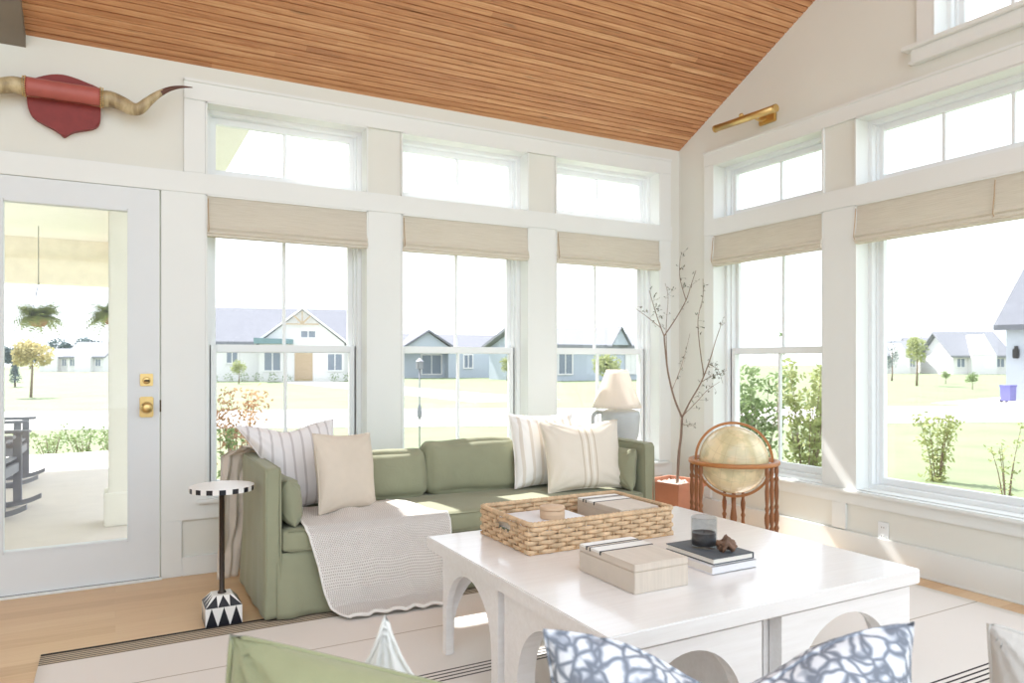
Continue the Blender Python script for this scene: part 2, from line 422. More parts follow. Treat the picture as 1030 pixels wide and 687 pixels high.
def pillow_bm(w, h, t, seed=0, pinch=.05, chop=0, wr=.008, sag=0, n=34, skew=0):
    """square cushion, local x width, z height from 0, y thickness; corners pulled out"""
    b = bmesh.new()
    grid = {}
    for side in (0, 1):
        for i in range(n + 1):
            for j in range(n + 1):
                u = -1 + 2 * i / n; v = -1 + 2 * j / n
                u = math.sin(u * PI / 2 * .92) / math.sin(PI / 2 * .92); v = math.sin(v * PI / 2 * .92) / math.sin(PI / 2 * .92)
                edge = i in (0, n) or j in (0, n)
                if edge and side == 1: grid[1, i, j] = grid[0, i, j]; continue
                x = w / 2 * u * (1 - pinch * 1.6 * (1 - v * v)); z = h / 2 * v * (1 - pinch * 1.6 * (1 - u * u))
                th = t / 2 * (max(0, 1 - u ** 4)) ** .55 * (max(0, 1 - v ** 4)) ** .55
                th *= 1 - .25 * (abs(u) * abs(v)) ** 2
                sg = 1 if side == 0 else -1
                # radiating corner creases and soft rumples
                a = math.atan2(abs(v) - 1.0, abs(u) - 1.0)
                cr = math.sin(a * 14 + seed) * max(0, (abs(u) * abs(v)) ** 1.2) * wr * (1 - max(abs(u), abs(v)) ** 12)
                nn = noise.noise(Vector((x * 7 + seed, z * 5, sg * 2.))) * wr * 1.3 + noise.noise(Vector((x * 18 + seed, z * 11, sg * 5.))) * wr * .5
                y = sg * (th + (cr + nn) * (0 if edge else 1))
                if chop: 
                    k = math.exp(-(u / .42) ** 2) * ((v + 1) / 2) ** 2
                    z -= chop * k; y += sg * chop * .12 * k * (1 - abs(v))
                if sag: z -= sag * ((u + 1) / 2) ** 1.5 * ((v + 1) / 2)
                x += skew * (1 - v) / 2 * (1 - u) / 2
                grid[side, i, j] = b.verts.new((x, y, z + h / 2))
    for side in (0, 1):
        for i in range(n):
            for j in range(n):
                q = [grid[side, i, j], grid[side, i + 1, j], grid[side, i + 1, j + 1], grid[side, i, j + 1]]
                if side: q.reverse()
                f = b.faces.new(q); f.smooth = True
    return b
def pillow_edge(w, h, pinch=.05, chop=0, sag=0, n=24, skew=0):
    pts = []
    def P(u, v):
        x = w / 2 * u * (1 - pinch * 1.6 * (1 - v * v)); z = h / 2 * v * (1 - pinch * 1.6 * (1 - u * u))
        if chop: z -= chop * math.exp(-(u / .42) ** 2) * ((v + 1) / 2) ** 2
        if sag: z -= sag * ((u + 1) / 2) ** 1.5 * ((v + 1) / 2)
        return (x + skew * (1 - v) / 2 * (1 - u) / 2, 0, z + h / 2)
    for k in range(n): pts.append(P(-1 + 2 * k / n, -1))
    for k in range(n): pts.append(P(1, -1 + 2 * k / n))
    for k in range(n): pts.append(P(1 - 2 * k / n, 1))
    for k in range(n): pts.append(P(-1, 1 - 2 * k / n))
    return pts
def throw_pillow(name, label, mat, loc, rot, w, h, t, seed=0, pipe=None, group=None, **kw):
    r_ = thing(name, label, 'pillow', loc, rot, group)
    finish('cushion_cover', pillow_bm(w, h, t, seed, **kw), mat, r_, world=False)
    b = BM(); sweep(b, pillow_edge(w, h, kw.get('pinch', .05), kw.get('chop', 0), kw.get('sag', 0), skew=kw.get('skew', 0)), .0035, 6, True)
    finish('piping', b, pipe or mat, r_, world=False)
    return r_
def sheet(fn, nu, nv, thick=.0, uvs=True):
    b = bmesh.new(); g = [[b.verts.new(fn(i / nu, j / nv)) for j in range(nv + 1)] for i in range(nu + 1)]
    uv = b.loops.layers.uv.new('UVMap')
    for i in range(nu):
        for j in range(nv):
            f = b.faces.new((g[i][j], g[i + 1][j], g[i + 1][j + 1], g[i][j + 1])); f.smooth = True
            for l, (a, c) in zip(f.loops, ((i, j), (i + 1, j), (i + 1, j + 1), (i, j + 1))): l[uv].uv = (a / nu, c / nv)
    return b
def solid(o, t, off=0):
    m = o.modifiers.new('thickness', 'SOLIDIFY'); m.thickness = t; m.offset = off; return o

def smooth_path(pts, k=4, closed=False):
    out_ = []; n = len(pts); P = [Vector(p) for p in pts]
    rng = n if closed else n - 1
    for i in range(rng):
        p0 = P[(i - 1) % n] if closed or i > 0 else P[i]; p1 = P[i]; p2 = P[(i + 1) % n]; p3 = P[(i + 2) % n] if closed or i + 2 < n else P[(i + 1) % n]
        for s in range(k):
            t = s / k
            out_.append(.5 * ((2 * p1) + (p2 - p0) * t + (2 * p0 - 5 * p1 + 4 * p2 - p3) * t * t + (3 * p1 - p0 - 3 * p2 + p3) * t ** 3))
    if not closed: out_.append(P[-1])
    return out_
# ------------------------------------------------------------------ room shell
YB, XR = 4.45, 3.92
def back(u, w, z): return (u, YB + w, z)
def right(u, w, z): return (XR + w, u, z)
def Bx(bm, side, u0, u1, w0, w1, z0, z1, mi=0, bev=0):
    if side == 'b': box(bm, u0, u1, YB + w0, YB + w1, z0, z1, mi, bev)
    else: box(bm, XR + w0, XR + w1, u0, u1, z0, z1, mi, bev)
def ceil_h(y): return 2.875 + .5 * (YB - y)

b = BM(); box(b, -5, XR + .3, -6, YB + .3, -.2, 0); finish('floor', b, oak, kind='structure')

# window openings: (u0, u1)
WB = [(.449, 1.390), (1.612, 2.551), (2.775, 3.729)]
WR4, WR5 = (3.113, 4.080), (1.295, 2.886)
ZL0, ZL1, ZT0, ZT1 = .42, 2.14, 2.256, 2.665
GB = (1.295, 2.408); GZ = (2.956, 3.66)

def wall_cells(bm, side, us, zs, holes, w0, w1, top=None):
    for i in range(len(us) - 1):
        for j in range(len(zs) - 1):
            uc, zc = (us[i] + us[i + 1]) / 2, (zs[j] + zs[j + 1]) / 2
            if any(h[0] < uc < h[1] and h[2] < zc < h[3] for h in holes): continue
            Bx(bm, side, us[i], us[i + 1], w0, w1, zs[j], zs[j + 1])
        if top:
            a, c = us[i], us[i + 1]
            prism(bm, [(a, zs[-1]), (c, zs[-1]), (c, top(c)), (a, top(a))], 'x', XR + w0, XR + w1)
F = .018     # field of wall sits this far behind the casing face
holesB = [(a, c, ZL0, ZL1) for a, c in WB] + [(a, c, ZT0, ZT1) for a, c in WB] + [(-.655, .220, 0, 2.145)]
us = sorted({-4, -.655, .22, 4.2} | {x for p in WB for x in p})
b = BM(); wall_cells(b, 'b', us, [0, ZL0, ZL1, 2.145, ZT0, ZT1, 2.92], holesB, F, .24)
finish('wall_back', b, wallp, kind='structure')
holesR = [WR4 + (ZL0, ZL1), WR5 + (ZL0, ZL1), WR4 + (ZT0, ZT1), WR5 + (ZT0, ZT1), GB + GZ]
us = sorted({-1.5, 1.295, 2.408, 2.886, 3.113, 4.08, YB + .1})
b = BM(); 
usl = us
for i in range(len(us) - 1):
    a, c = us[i], us[i + 1]
    zs = [0, ZL0, ZL1, ZT0, ZT1, 2.8]
    for j in range(len(zs) - 1):
        uc, zc = (a + c) / 2, (zs[j] + zs[j + 1]) / 2
        if any(h[0] < uc < h[1] and h[2] < zc < h[3] for h in holesR): continue
        Bx(b, 'r', a, c, F, .24, zs[j], zs[j + 1])
    if a >= GB[0] and c <= GB[1]:
        Bx(b, 'r', a, c, F, .24, 2.8, GZ[0])
        prism(b, [(a, GZ[1]), (c, GZ[1]), (c, ceil_h(c) + .05), (a, ceil_h(a) + .05)], 'x', XR + F, XR + .24)
    else:
        prism(b, [(a, 2.8), (c, 2.8), (c, ceil_h(c) + .05), (a, ceil_h(a) + .05)], 'x', XR + F, XR + .24)
finish('wall_right', b, wallp, kind='structure')

b = BM(); box(b, -4.1, -4.0, -1.2, YB + .24, 0, 2.9); prism(b, [(YB + .24, 2.9), (YB + .24, ceil_h(YB + .24) + .03), (.4, ceil_h(.4) + .03), (.4, 2.9)], 'x', -4.1, -4.0); box(b, -4.1, -4.0, -1.2, .4, 2.9, 4.9); finish('shading_wall_left', b, wallp, kind='structure')  # unseen left wall, added to shade the left sides of table and sofa
# ceiling of narrow grooved boards running along the back wall
L0 = math.hypot(1, .5); nb = 104; step = .042
prof = []
for k in range(nb):
    s0 = k * step
    prof += [(s0 + .004, 0.0), (s0 + step - .004, 0.0), (s0 + step - .002, -.010), (s0 + step + .002, -.010)]
b = BM(); va = [[], []]
for e, x in enumerate((-4, XR + .25)):
    for s0, d in prof: va[e].append(b.verts.new((x, s0, d)))
for i in range(len(prof) - 1): b.faces.new((va[0][i], va[0][i + 1], va[1][i + 1], va[1][i]))
T = [(-4, 0), (XR + .25, 0)]
top = [[b.verts.new((x, prof[0][0], -.12)), b.verts.new((x, prof[-1][0], -.12))] for x in (-4, XR + .25)]
b.faces.new((top[0][0], top[1][0], top[1][1], top[0][1]))
b.faces.new((va[0][0], va[1][0], top[1][0], top[0][0])); b.faces.new((va[0][-1], top[0][1], top[1][1], va[1][-1]))
for e in (0, 1):
    b.faces.new(va[e] + [top[e][1], top[e][0]])
o = finish('ceiling', b, ceilm, kind='structure')
# local y runs up the slope towards the room's middle
o.matrix_world = Matrix.Translation((0, YB + .25, 2.875 - .125)) @ Matrix(((1, 0, 0, 0), (0, -1 / L0, -.5 / L0, 0), (0, .5 / L0, -1 / L0, 0), (0, 0, 0, 1)))
# rafter beam
b = BM()
prism(b, [(YB + .02, 2.80), (YB + .02, 2.875), (.9, ceil_h(.9) + .01), (.9, ceil_h(.9) - .09)], 'x', -.72, -.402)
finish('beam', b, beamm, kind='structure')

# trims on the back wall (casing face at w = 0)
def tr(name, boxes, side, mat=paint, bev=.003):
    b = BM()
    for q in boxes: Bx(b, side, *q, bev=bev)
    return finish(name, b, mat, kind='structure')
hb = [(.336, 3.839, -.004, F, ZT1, 2.775), (.336, 3.839, -.014, F, 2.762, 2.780), (-4, 3.85, -.004, F, ZL1, ZT0),
      (.336, WB[0][0] - .0025, 0, F, ZT0, ZT1), (3.729, 3.839, 0, F, ZL0, ZT1), (.222, .326, 0, F, 0, .31), (.222, WB[0][0], 0, F, .31, ZL1),
      (1.39, 1.612, 0, F, ZL0, ZL1), (2.551, 2.775, 0, F, ZL0, ZL1), (-1.2, -.657, 0, F, 0, ZL1)]
tr('trim_1', hb, 'b')
# below the sills: rails and stiles around recessed panels
pb = [(WB[0][0], 3.85, 0, F, .31, ZL0 - .02), (1.45, 1.55, 0, F, .1, .31), (2.6, 2.7, 0, F, .1, .31), (3.75, 3.85, 0, F, .1, .31)]
tr('trim_2', pb, 'b')
tr('baseboard_back', [(.326, 3.93, -.002, F + .001, 0, .105)], 'b')
tr('trim_3', [(.40, 3.80, -.03, .05, ZL0 - .022, ZL0)], 'b', bev=.006)
# trims on the right wall
rb = [(1.15, 4.172, -.004, F, ZT1, 2.765), (1.15, 4.172, -.014, F, 2.755, 2.772), (1.15, 4.172, -.004, F, ZL1, ZT0),
      (4.080, 4.172, 0, F, ZL0, ZT1), (2.886, 3.113, 0, F, ZL0, ZL1), (1.15, 1.295, 0, F, ZL0, ZT1)]
tr('trim_4', rb, 'r')
tr('trim_5', [(-1.5, 4.172, 0, F, .33, ZL0 - .02), (2.95, 3.05, 0, F, .17, .33), (1.2, 1.3, 0, F, .17, .33), (4.10, 4.172, 0, F, .17, .33)], 'r')
tr('baseboard_right', [(-1.5, YB + F, -.002, F + .001, 0, .165), (-1.5, YB + F, -.008, F, 0, .012)], 'r')
tr('trim_6', [(1.1, 4.19, -.03, .05, ZL0 - .022, ZL0)], 'r', bev=.006)
# gable window casing, stool and apron
tr('trim_7', [(GB[1], GB[1] + .096, 0, F, GZ[0], 3.78), (GB[0] - .1, GB[0], 0, F, GZ[0], 3.78), (GB[0] - .1, GB[1] + .096, 0, F, GZ[1], 3.78)], 'r')
tr('trim_8', [(GB[0] - .16, 2.565, -.045, .05, 2.934, 2.958), (GB[0] - .13, 2.525, -.018, F, 2.866, 2.934), (GB[0] - .13, 2.535, -.028, F, 2.853, 2.870)], 'r', bev=.004)

def sash(par, side, u0, u1, z0, z1, st, w0, w1, name, mun=0, rail_b=None, rail_t=None, mz=None):
    rb_, rt = rail_b or st, rail_t or st
    b = BM()
    for q in ((u0, u0 + st, w0, w1, z0, z1), (u1 - st, u1, w0, w1, z0, z1), (u0 + st, u1 - st, w0, w1, z0, z0 + rb_), (u0 + st, u1 - st, w0, w1, z1 - rt, z1)):
        Bx(b, side, *q, bev=.003)
    s = finish(name, b, winp, par)
    b = BM(); wm = (w0 + w1) / 2
    Bx(b, side, u0 + st - .004, u1 - st + .004, wm - .003, wm + .003, z0 + rb_ - .004, z1 - rt + .004)
    finish('pane', b, glass, par)
    for k in range(mun):
        c = u0 + st + (u1 - u0 - 2 * st) * (k + 1) / (mun + 1)
        b = BM(); Bx(b, side, c - .009, c + .009, wm - .011, wm + .011, z0 + rb_, z1 - rt, bev=.002); finish('muntin', b, winp, par)
    return s
def win_frame(par, side, u0, u1, z0, z1, t=.032):
    b = BM()
    for q in ((u0, u0 + t, .115, .235, z0, z1), (u1 - t, u1, .115, .235, z0, z1), (u0 + t, u1 - t, .115, .235, z0, z0 + t), (u0 + t, u1 - t, .115, .235, z1 - t, z1),
              (u0 + t, u0 + t + .012, .150, .235, z0, z1), (u1 - t - .012, u1 - t, .150, .235, z0, z1)):
        Bx(b, side, *q, bev=.002)
    finish('window_frame', b, winp, par)
    # white-painted jamb lining of the reveal
    b = BM()
    for q in ((u0 - .002, u0 + .008, -.001, .12, z0, z1), (u1 - .008, u1 + .002, -.001, .12, z0, z1), (u0, u1, -.001, .12, z1 - .008, z1 + .002), (u0, u1, .02, .12, z0 - .002, z0 + .006)):
        Bx(b, side, *q)
    finish('jamb_lining', b, paint, par)
def window(n, side, u0, u1, kind):
    pos = back((u0 + u1) / 2, .1, ZL0) if side == 'b' else right((u0 + u1) / 2, .1, ZL0)
    par = structure('window_%d' % n, pos)
    win_frame(par, side, u0, u1, ZT0, ZT1); win_frame(par, side, u0, u1, ZL0, ZL1)
    sash(par, side, u0 + .032, u1 - .032, ZT0 + .03, ZT1 - .03, .04, .165, .2, 'transom_sash', 1 if kind == 'dh' else 3)
    if kind == 'dh':
        sash(par, side, u0 + .032, u1 - .032, 1.25, ZL1 - .03, .042, .19, .222, 'upper_sash', 1)
        sash(par, side, u0 + .026, u1 - .026, ZL0 + .03, 1.297, .048, .15, .185, 'lower_sash', 1, rail_t=.045)
    else:
        sash(par, side, u0 + .03, u1 - .03, ZL0 + .03, ZL1 - .03, .042, .165, .205, 'picture_sash', 0)
for i, (a, c) in enumerate(WB): window(i + 1, 'b', a, c, 'dh')
window(4, 'r', *WR4, 'dh'); window(5, 'r', *WR5, 'pic')
par = structure('window_6', right(1.85, .1, GZ[0]))
win_frame(par, 'r', GB[0], GB[1], GZ[0], GZ[1])
sash(par, 'r', GB[0] + .03, GB[1] - .03, GZ[0] + .03, GZ[1] - .03, .045, .165, .2, 'fixed_sash', 3)

# door (french door with one tall pane)
d = structure('door_1', (-.215, YB, 0))
DX0, DX1 = -.65, .214
b = BM()
for q in ((DX0, -.505, .004, .05, .014, 2.138), (.068, DX1, .004, .05, .014, 2.138), (-.505, .068, .004, .05, .014, .225), (-.505, .068, .004, .05, 2.02, 2.138)):
    Bx(b, 'b', *q)
finish('door_leaf', b, doorp, d)
b = BM()
for q in ((-.507, -.495, .0, .054, .225, 2.02), (.058, .070, .0, .054, .225, 2.02), (-.495, .058, .0, .054, .225, .237), (-.495, .058, .0, .054, 2.008, 2.02)):
    Bx(b, 'b', *q, bev=.003)
finish('glazing_bead', b, doorp, d)
b = BM(); Bx(b, 'b', -.497, .06, .022, .03, .235, 2.01); finish('pane', b, glass, d)
b = BM(); Bx(b, 'b', DX0, DX1, .006, .05, .002, .016); finish('door_sweep', b, black, d)
b = BM(); Bx(b, 'b', DX0 - .01, .226, -.02, .0035, 0, .012, bev=.002); finish('threshold', b, paint, d)
b = BM(); Bx(b, 'b', .2145, .2215, .0, .004, .92, .985); finish('strike_plate', b, dbrass, d)
b = BM(); Bx(b, 'b', .118, .182, -.006, .004, 1.063, 1.130, bev=.003); p = finish('deadbolt_plate', b, brass, d)
b = BM(); lathe(b, [(0, 0), (.019, 0), (.019, .004), (.015, .007), (0, .007)], seg=24); b2 = bmesh.new(); merge(b2, b, 0, Matrix.Translation((.15, YB - .006, 1.093)) @ Matrix.Rotation(PI / 2, 4, 'X'))
finish('deadbolt_turn', b2, brass, p)
b = BM(); Bx(b, 'b', .136, .166, -.024, -.012, 1.088, 1.098, bev=.003); finish('thumb_turn', b, dbrass, p)
b = BM(); Bx(b, 'b', .116, .184, -.008, .004, .893, 1.005, bev=.005); p = finish('knob_plate', b, brass, d)
b = BM(); lathe(b, [(0, 0), (.014, 0), (.011, .02), (.012, .03), (.026, .036), (.031, .048), (.027, .06), (.014, .067), (0, .068)], seg=28); b2 = bmesh.new(); merge(b2, b, 0, Matrix.Translation((.15, YB - .007, .948)) @ Matrix.Rotation(PI / 2, 4, 'X'))
for f in b2.faces: f.smooth = True
finish('door_knob', b2, brass, p)
# outlet on the right wall
o = thing('wall_outlet', 'white wall outlet plate below the tall picture window', 'outlet', right(2.71, F, .205))
b = BM(); Bx(b, 'r', 2.675, 2.745, F - .006, F, .148, .262, bev=.003); finish('cover_plate', b, winp, o)
for zz in (.18, .23):
    b = BM(); Bx(b, 'r', 2.694, 2.726, F - .010, F - .005, zz - .014, zz + .014, bev=.002); s = finish('socket', b, winp, o)
    b = BM()
    for q in (-.007, .007): Bx(b, 'r', 2.71 + q - .0012, 2.71 + q + .0012, F - .0106, F - .0098, zz - .005, zz + .005)
    finish('slot', b, black, s)

# roman shades
def blind(label, side, u0, u1, n=3):
    pos = back((u0 + u1) / 2, .02, ZL1) if side == 'b' else right((u0 + u1) / 2, .02, ZL1)
    o = thing('roman_shade', label, 'window blind', pos, group='raised woven roman shades')
    zt, zb = ZL1 - .004, 1.905
    prof = [(.008, zt), (.006, zt - .06), (.002, zt - .12), (-.002, zt - .168), (-.012, zt - .172), (-.016, zt - .185), (-.006, zt - .196), (-.018, zt - .2), (-.02, zt - .214), (-.01, zt - .22), (-.012, zb), (.03, zb - .002), (.045, zb + .02), (.05, zt)]
    b = BM(); nu = 24; rows = []
    for i in range(nu + 1):
        u = u0 + (u1 - u0) * i / nu
        row = []
        for k, (w, z) in enumerate(prof):
            wob = .0025 * noise.noise(Vector((u * 4, z * 9, u0))) if 0 < k < 11 else 0
            row.append(b.verts.new(back(u, w + wob, z + wob) if side == 'b' else right(u, w + wob, z + wob)))
        rows.append(row)
    m = len(prof)
    for A, B_ in zip(rows, rows[1:]):
        for k in range(m): b.faces.new((A[k], A[(k + 1) % m], B_[(k + 1) % m], B_[k]))
    b.faces.new(rows[0]); b.faces.new(rows[-1])
    finish('shade_cloth', b, shade, o)
    b = BM(); Bx(b, side, u0 + .002, u1 - .002, .0505, .07, zt - .03, zt + .001); finish('head_rail', b, winp, o)
    b = BM(); e = u0 + .006 if side == 'b' else u1 - .006
    P = back if side == 'b' else right
    sweep(b, [P(e, -.008, zt - .02), P(e, -.016, zt - .1), P(e + .002, -.026, zt - .19), P(e, -.012, zt - .215)], .003, 6); finish('lift_cord', b, tanwood, o)
    return o
for (a, c), t_ in zip(WB, ('beside the glazed door', 'over the middle window of the back wall', 'over the back window nearest the corner')):
    blind('off-white woven roman shade %s' % t_, 'b', a + .006, c - .006)
blind('off-white woven roman shade over the narrow window of the side wall', 'r', WR4[0] + .006, WR4[1] - .006)
blind('off-white roman shade over the wide picture window, next to the pier', 'r', 2.0915, WR5[1] - .006)
blind('off-white roman shade over the wide picture window, running out of frame', 'r', WR5[0] + .006, 2.0885)

# ------------------------------------------------------------------ horns on a leather shield
h = thing('mounted_horns', 'longhorn horns mounted on a red leather shield above the door', 'wall decoration', (-.23, YB, 2.52))
out = [(-.395, 2.55), (-.392, 2.62), (-.36, 2.640), (-.30, 2.668), (-.24, 2.680), (-.18, 2.672), (-.12, 2.655), (-.075, 2.640), (-.069, 2.6), (-.068, 2.50), (-.075, 2.45), (-.10, 2.425), (-.14, 2.41), (-.185, 2.395), (-.215, 2.375), (-.232, 2.362), (-.25, 2.375), (-.28, 2.395), (-.325, 2.415), (-.365, 2.44), (-.388, 2.48)]
out = [(p[0], p[1]) for p in smooth_path([(x, z, 0) for x, z in out], 3, True)]
b = BM(); prism(b, out, 'y', YB - .022, YB + F - .001)
bmesh.ops.bevel(b, geom=[e for e in b.edges if all(abs(v.co.y - (YB - .022)) < 1e-5 for v in e.verts)], offset=.006, segments=2, affect='EDGES')
finish('shield', b, leather, h)
def horn_path(sg):
    # from the shield outwards; world x offset from centre .23
    base = [(.0, 2.585, .05), (.155, 2.575, .055), (.21, 2.578, .06), (.265, 2.560, .07), (.31, 2.535, .09), (.345, 2.535, .11), (.385, 2.575, .12), (.43, 2.62, .12), (.49, 2.665, .11), (.55, 2.69, .10), (.605, 2.700, .09)]
    return [(-.232 + sg * x, YB - w, z) for x, z, w in base]
rr = [.042, .043, .041, .038, .034, .03, .024, .018, .012, .007, .002]
from mathutils import geometry
def lerp_list(r_, k):
    o_ = []
    for a, c in zip(r_, r_[1:]):
        for s in range(k): o_.append(a + (c - a) * s / k)
    return o_ + [r_[-1]]
for sg in (1, -1):
    b = BM(); pp = smooth_path(horn_path(sg), 4); r2 = lerp_list(rr, 4)
    sweep(b, pp, r2, 16)
    for f in b.faces:
        x = abs(f.calc_center_median().x + .232)
        f.material_index = 1 if x > .45 else 0
    finish('horn', b, [hornm, horntip], h)
b = BM()
def wrapfn(u, v):
    x = -.232 + (-.165 + .33 * u); a = R(-80) + v * R(340)
    cx_ = .5 * (1 + math.cos(0)); r_ = .0475 + .002 * math.sin(u * 30) * .2
    return (x, YB - .053 - math.cos(a) * r_ * .98, 2.580 + math.sin(a) * r_)
w = sheet(wrapfn, 20, 30)
o = finish('leather_wrap', w, leatherl, h); solid(o, .003)
for sg in (-1, 1):
    b = BM(); x = -.232 + sg * .165
    for k in range(14):
        a = R(-90) + k * R(180) / 13
        lathe(b, [(0, -.004), (.005, 0), (0, .004)], (x, YB - .053 - math.cos(a) * .051, 2.580 + math.sin(a) * .051), 8)
        lathe(b, [(0, -.004), (.004, 0), (0, .004)], (x + sg * .010, YB - .053 - math.cos(a + .1) * .049, 2.580 + math.sin(a + .1) * .049), 8)
    finish('brass_studs', b, brass, h)

# ------------------------------------------------------------------ picture light
pl = thing('picture_light', 'long brass picture light tilted on the gable wall', 'wall lamp', right(3.60, F, 2.89))
b = BM(); sweep(b, [(3.80, 3.925, 2.872), (3.80, 3.385, 2.855)], .024, 20); p = finish('lamp_tube', b, brass, pl)
for y, z in ((3.928, 2.872), (3.382, 2.855)):
    b = BM(); sweep(b, [(3.80, y - .006, z), (3.80, y + .006, z)], .0265, 20); finish('end_cap', b, brass, p)
b = BM(); box(b, XR - .006, XR + F, 3.49, 3.635, 2.825, 2.895, bev=.006); finish('back_plate', b, brass, pl)
b = BM(); sweep(b, smooth_path([(XR - .004, 3.57, 2.86), (XR - .04, 3.57, 2.84), (XR - .08, 3.57, 2.84), (3.80, 3.57, 2.85)], 4), .008, 10); finish('lamp_arm', b, brass, pl)
b = BM(); lathe(b, [(0, 0), (.016, 0), (.016, .014), (.01, .022), (0, .022)], (3.80, 3.68, 2.886), 16); finish('knob', b, brass, pl)

# ------------------------------------------------------------------ checkered drink table
dt = thing('drink_table', 'slim round side table with black and white checkered rim beside the sofa', 'side table', (.432, 3.600, 0))
def tri_block(bm, X0, X1, Y0, Y1, z0, z1, X2, X3, Y2, Y3, n=3):
    """four faces from rectangle (X0..Y1) at z0 to rectangle (X2..Y3) at z1, each split into triangles of two colours"""
    bot = [(X0, Y0, z0), (X1, Y0, z0), (X1, Y1, z0), (X0, Y1, z0)]; tp = [(X2, Y2, z1), (X3, Y2, z1), (X3, Y3, z1), (X2, Y3, z1)]
    for s in range(4):
        a, c = Vector(bot[s]), Vector(bot[(s + 1) % 4]); e, g = Vector(tp[s]), Vector(tp[(s + 1) % 4])
        for k in range(n):
            p0, p1 = a.lerp(c, k / n), a.lerp(c, (k + 1) / n); q0, q1 = e.lerp(g, k / n), e.lerp(g, (k + 1) / n); qm = (q0 + q1) / 2
            f = bm.faces.new([bm.verts.new(x) for x in (p0, p1, qm)]); f.material_index = 1
            for t3 in ((p0, qm, q0), (p1, q1, qm)): f = bm.faces.new([bm.verts.new(x) for x in t3]); f.material_index = 0
b = BM(); w = .078
tri_block(b, -w, w, -w, w, .002, .088, -w, w, -w, w); tri_block(b, -w, w, -w, w, .088, .132, -.042, .042, -.042, .042)
b.faces.new([b.verts.new(p) for p in ((-w, -w, .002), (w, -w, .002), (w, w, .002), (-w, w, .002))])
f = b.faces.new([b.verts.new(p) for p in ((-.042, -.042, .132), (.042, -.042, .132), (.042, .042, .132), (-.042, .042, .132))])
finish('inlaid_foot', b, [checkw, checkb], dt, world=False)
b = BM(); lathe(b, [(0, .130), (.020, .130), (.018, .138), (.0115, .146), (.0115, .597), (.03, .600), (.03, .604), (0, .604)], seg=20); finish('pole', b, brownm, dt, world=False)
b = BM(); n = 32; rt = .142
for k in range(n):
    a0, a1 = 2 * PI * k / n, 2 * PI * (k + 1) / n
    P0 = [Vector((r_ * math.cos(a0), r_ * math.sin(a0), z)) for r_, z in ((rt, .604), (rt, .626))]; P1 = [Vector((r_ * math.cos(a1), r_ * math.sin(a1), z)) for r_, z in ((rt, .604), (rt, .626))]
    f = b.faces.new([b.verts.new(p) for p in (P0[0], P1[0], P1[1], P0[1])]); f.material_index = k % 2
    i0, i1 = Vector((.112 * math.cos(a0), .112 * math.sin(a0), .626)), Vector((.112 * math.cos(a1), .112 * math.sin(a1), .626))
    f = b.faces.new([b.verts.new(p) for p in (P0[1], P1[1], i1, i0)]); f.material_index = 0
    f = b.faces.new([b.verts.new(p) for p in (i0, i1, Vector((0, 0, .626)))]); f.material_index = 0
    f = b.faces.new([b.verts.new(p) for p in (P1[0], P0[0], Vector((0, 0, .604)))]); f.material_index = 0
finish('table_top', b, [checkw, checkb], dt, world=False)

# ------------------------------------------------------------------ rug
b = BM()
def rugf(u, v):
    return (-.265 + u * 4.0, .0 + v * 3.515, .009)
s_ = sheet(lambda u, v: (-.265 + 4.015 * u, .1 + v * 3.415, .009 + .0012 * noise.noise(Vector((u * 9, v * 9, 1)))), 60, 60)
o = finish('rug', s_, rugm, loc=(0, 0, 0)); solid(o, .007, -1); tag(o, 'large ivory flatweave rug with thin black stripes on the oak floor', 'rug')

# ------------------------------------------------------------------ sage sofa
SX0, SX1, SY0, SY1 = .600, 2.855, 3.46, 4.15
sofa = thing('sofa', 'sage green slipcovered sofa under the back windows', 'sofa', ((SX0 + SX1) / 2, (SY0 + SY1) / 2, 0))
def placed(name, bm_, mat, parent, loc, rot=(0, 0, 0)):
    """mesh whose own origin is at world loc"""
    o_ = finish(name, bm_, mat, parent, world=False)
    o_.location = Vector(loc) - parent.location; o_.rotation_euler = rot
    return o_
at_ = .072
for x0, nm in ((SX0, 'arm'), (SX1 - at_, 'arm')):
    bb = softbox(at_, SY1 - SY0, .690, .017, (.004, 0, .004), .008, x0 * 7, 20, 2.5)
    for v in bb.verts:      # cloth flares slightly to the hem with soft vertical folds
        k = max(0, 1 - v.co.z / .5)
        v.co.x += math.copysign(.012 * k * k, v.co.x) + .004 * k * math.sin(v.co.y * 34 + x0); v.co.y += math.copysign(.010 * k * k, v.co.y) + .004 * k * math.sin(v.co.x * 60)
        v.co.z = max(v.co.z, .003)
    placed(nm, bb, green, sofa, (x0 + at_ / 2, (SY0 + SY1) / 2, .013))
bb = softbox(SX1 - SX0 - 2 * at_ + .02, .13, .66, .04, (0, .01, .006), .006, 3, 16); placed('back', bb, green, sofa, ((SX0 + SX1) / 2, SY1 - .067, .014))
def skirt(u, v):
    x = SX0 + .05 + u * (SX1 - SX0 - .10); z = .312 - v * .297
    fold = .006 * math.sin(u * 60) * v + .010 * math.exp(-((u - .03) / .012) ** 2) * v + .008 * v * noise.noise(Vector((u * 14, v, 3)))
    return (x, SY0 + .004 - .012 * v - fold, z)
o = finish('skirt', sheet(skirt, 120, 10), green, sofa); solid(o, .006, 0)
bb = softbox(SX1 - SX0 - 2 * at_ + .01, SY1 - SY0 - .13, .185, .02, cuts=6); placed('seat_deck', bb, green, sofa, ((SX0 + SX1) / 2, SY0 + .31, .13))
bb = softbox(SX1 - SX0 - 2 * at_ - .006, .60, .112, .032, (.0, .008, .010), .006, 9, 30, 3)
placed('seat_cushion', bb, green, sofa, ((SX0 + SX1) / 2, SY0 + .288, .308))
b = BM()
for zz in (.322, .412):
    sweep(b, [(SX0 + at_ + .03, SY0 - .009, zz), (SX1 - at_ - .03, SY0 - .009, zz)], .004, 6)
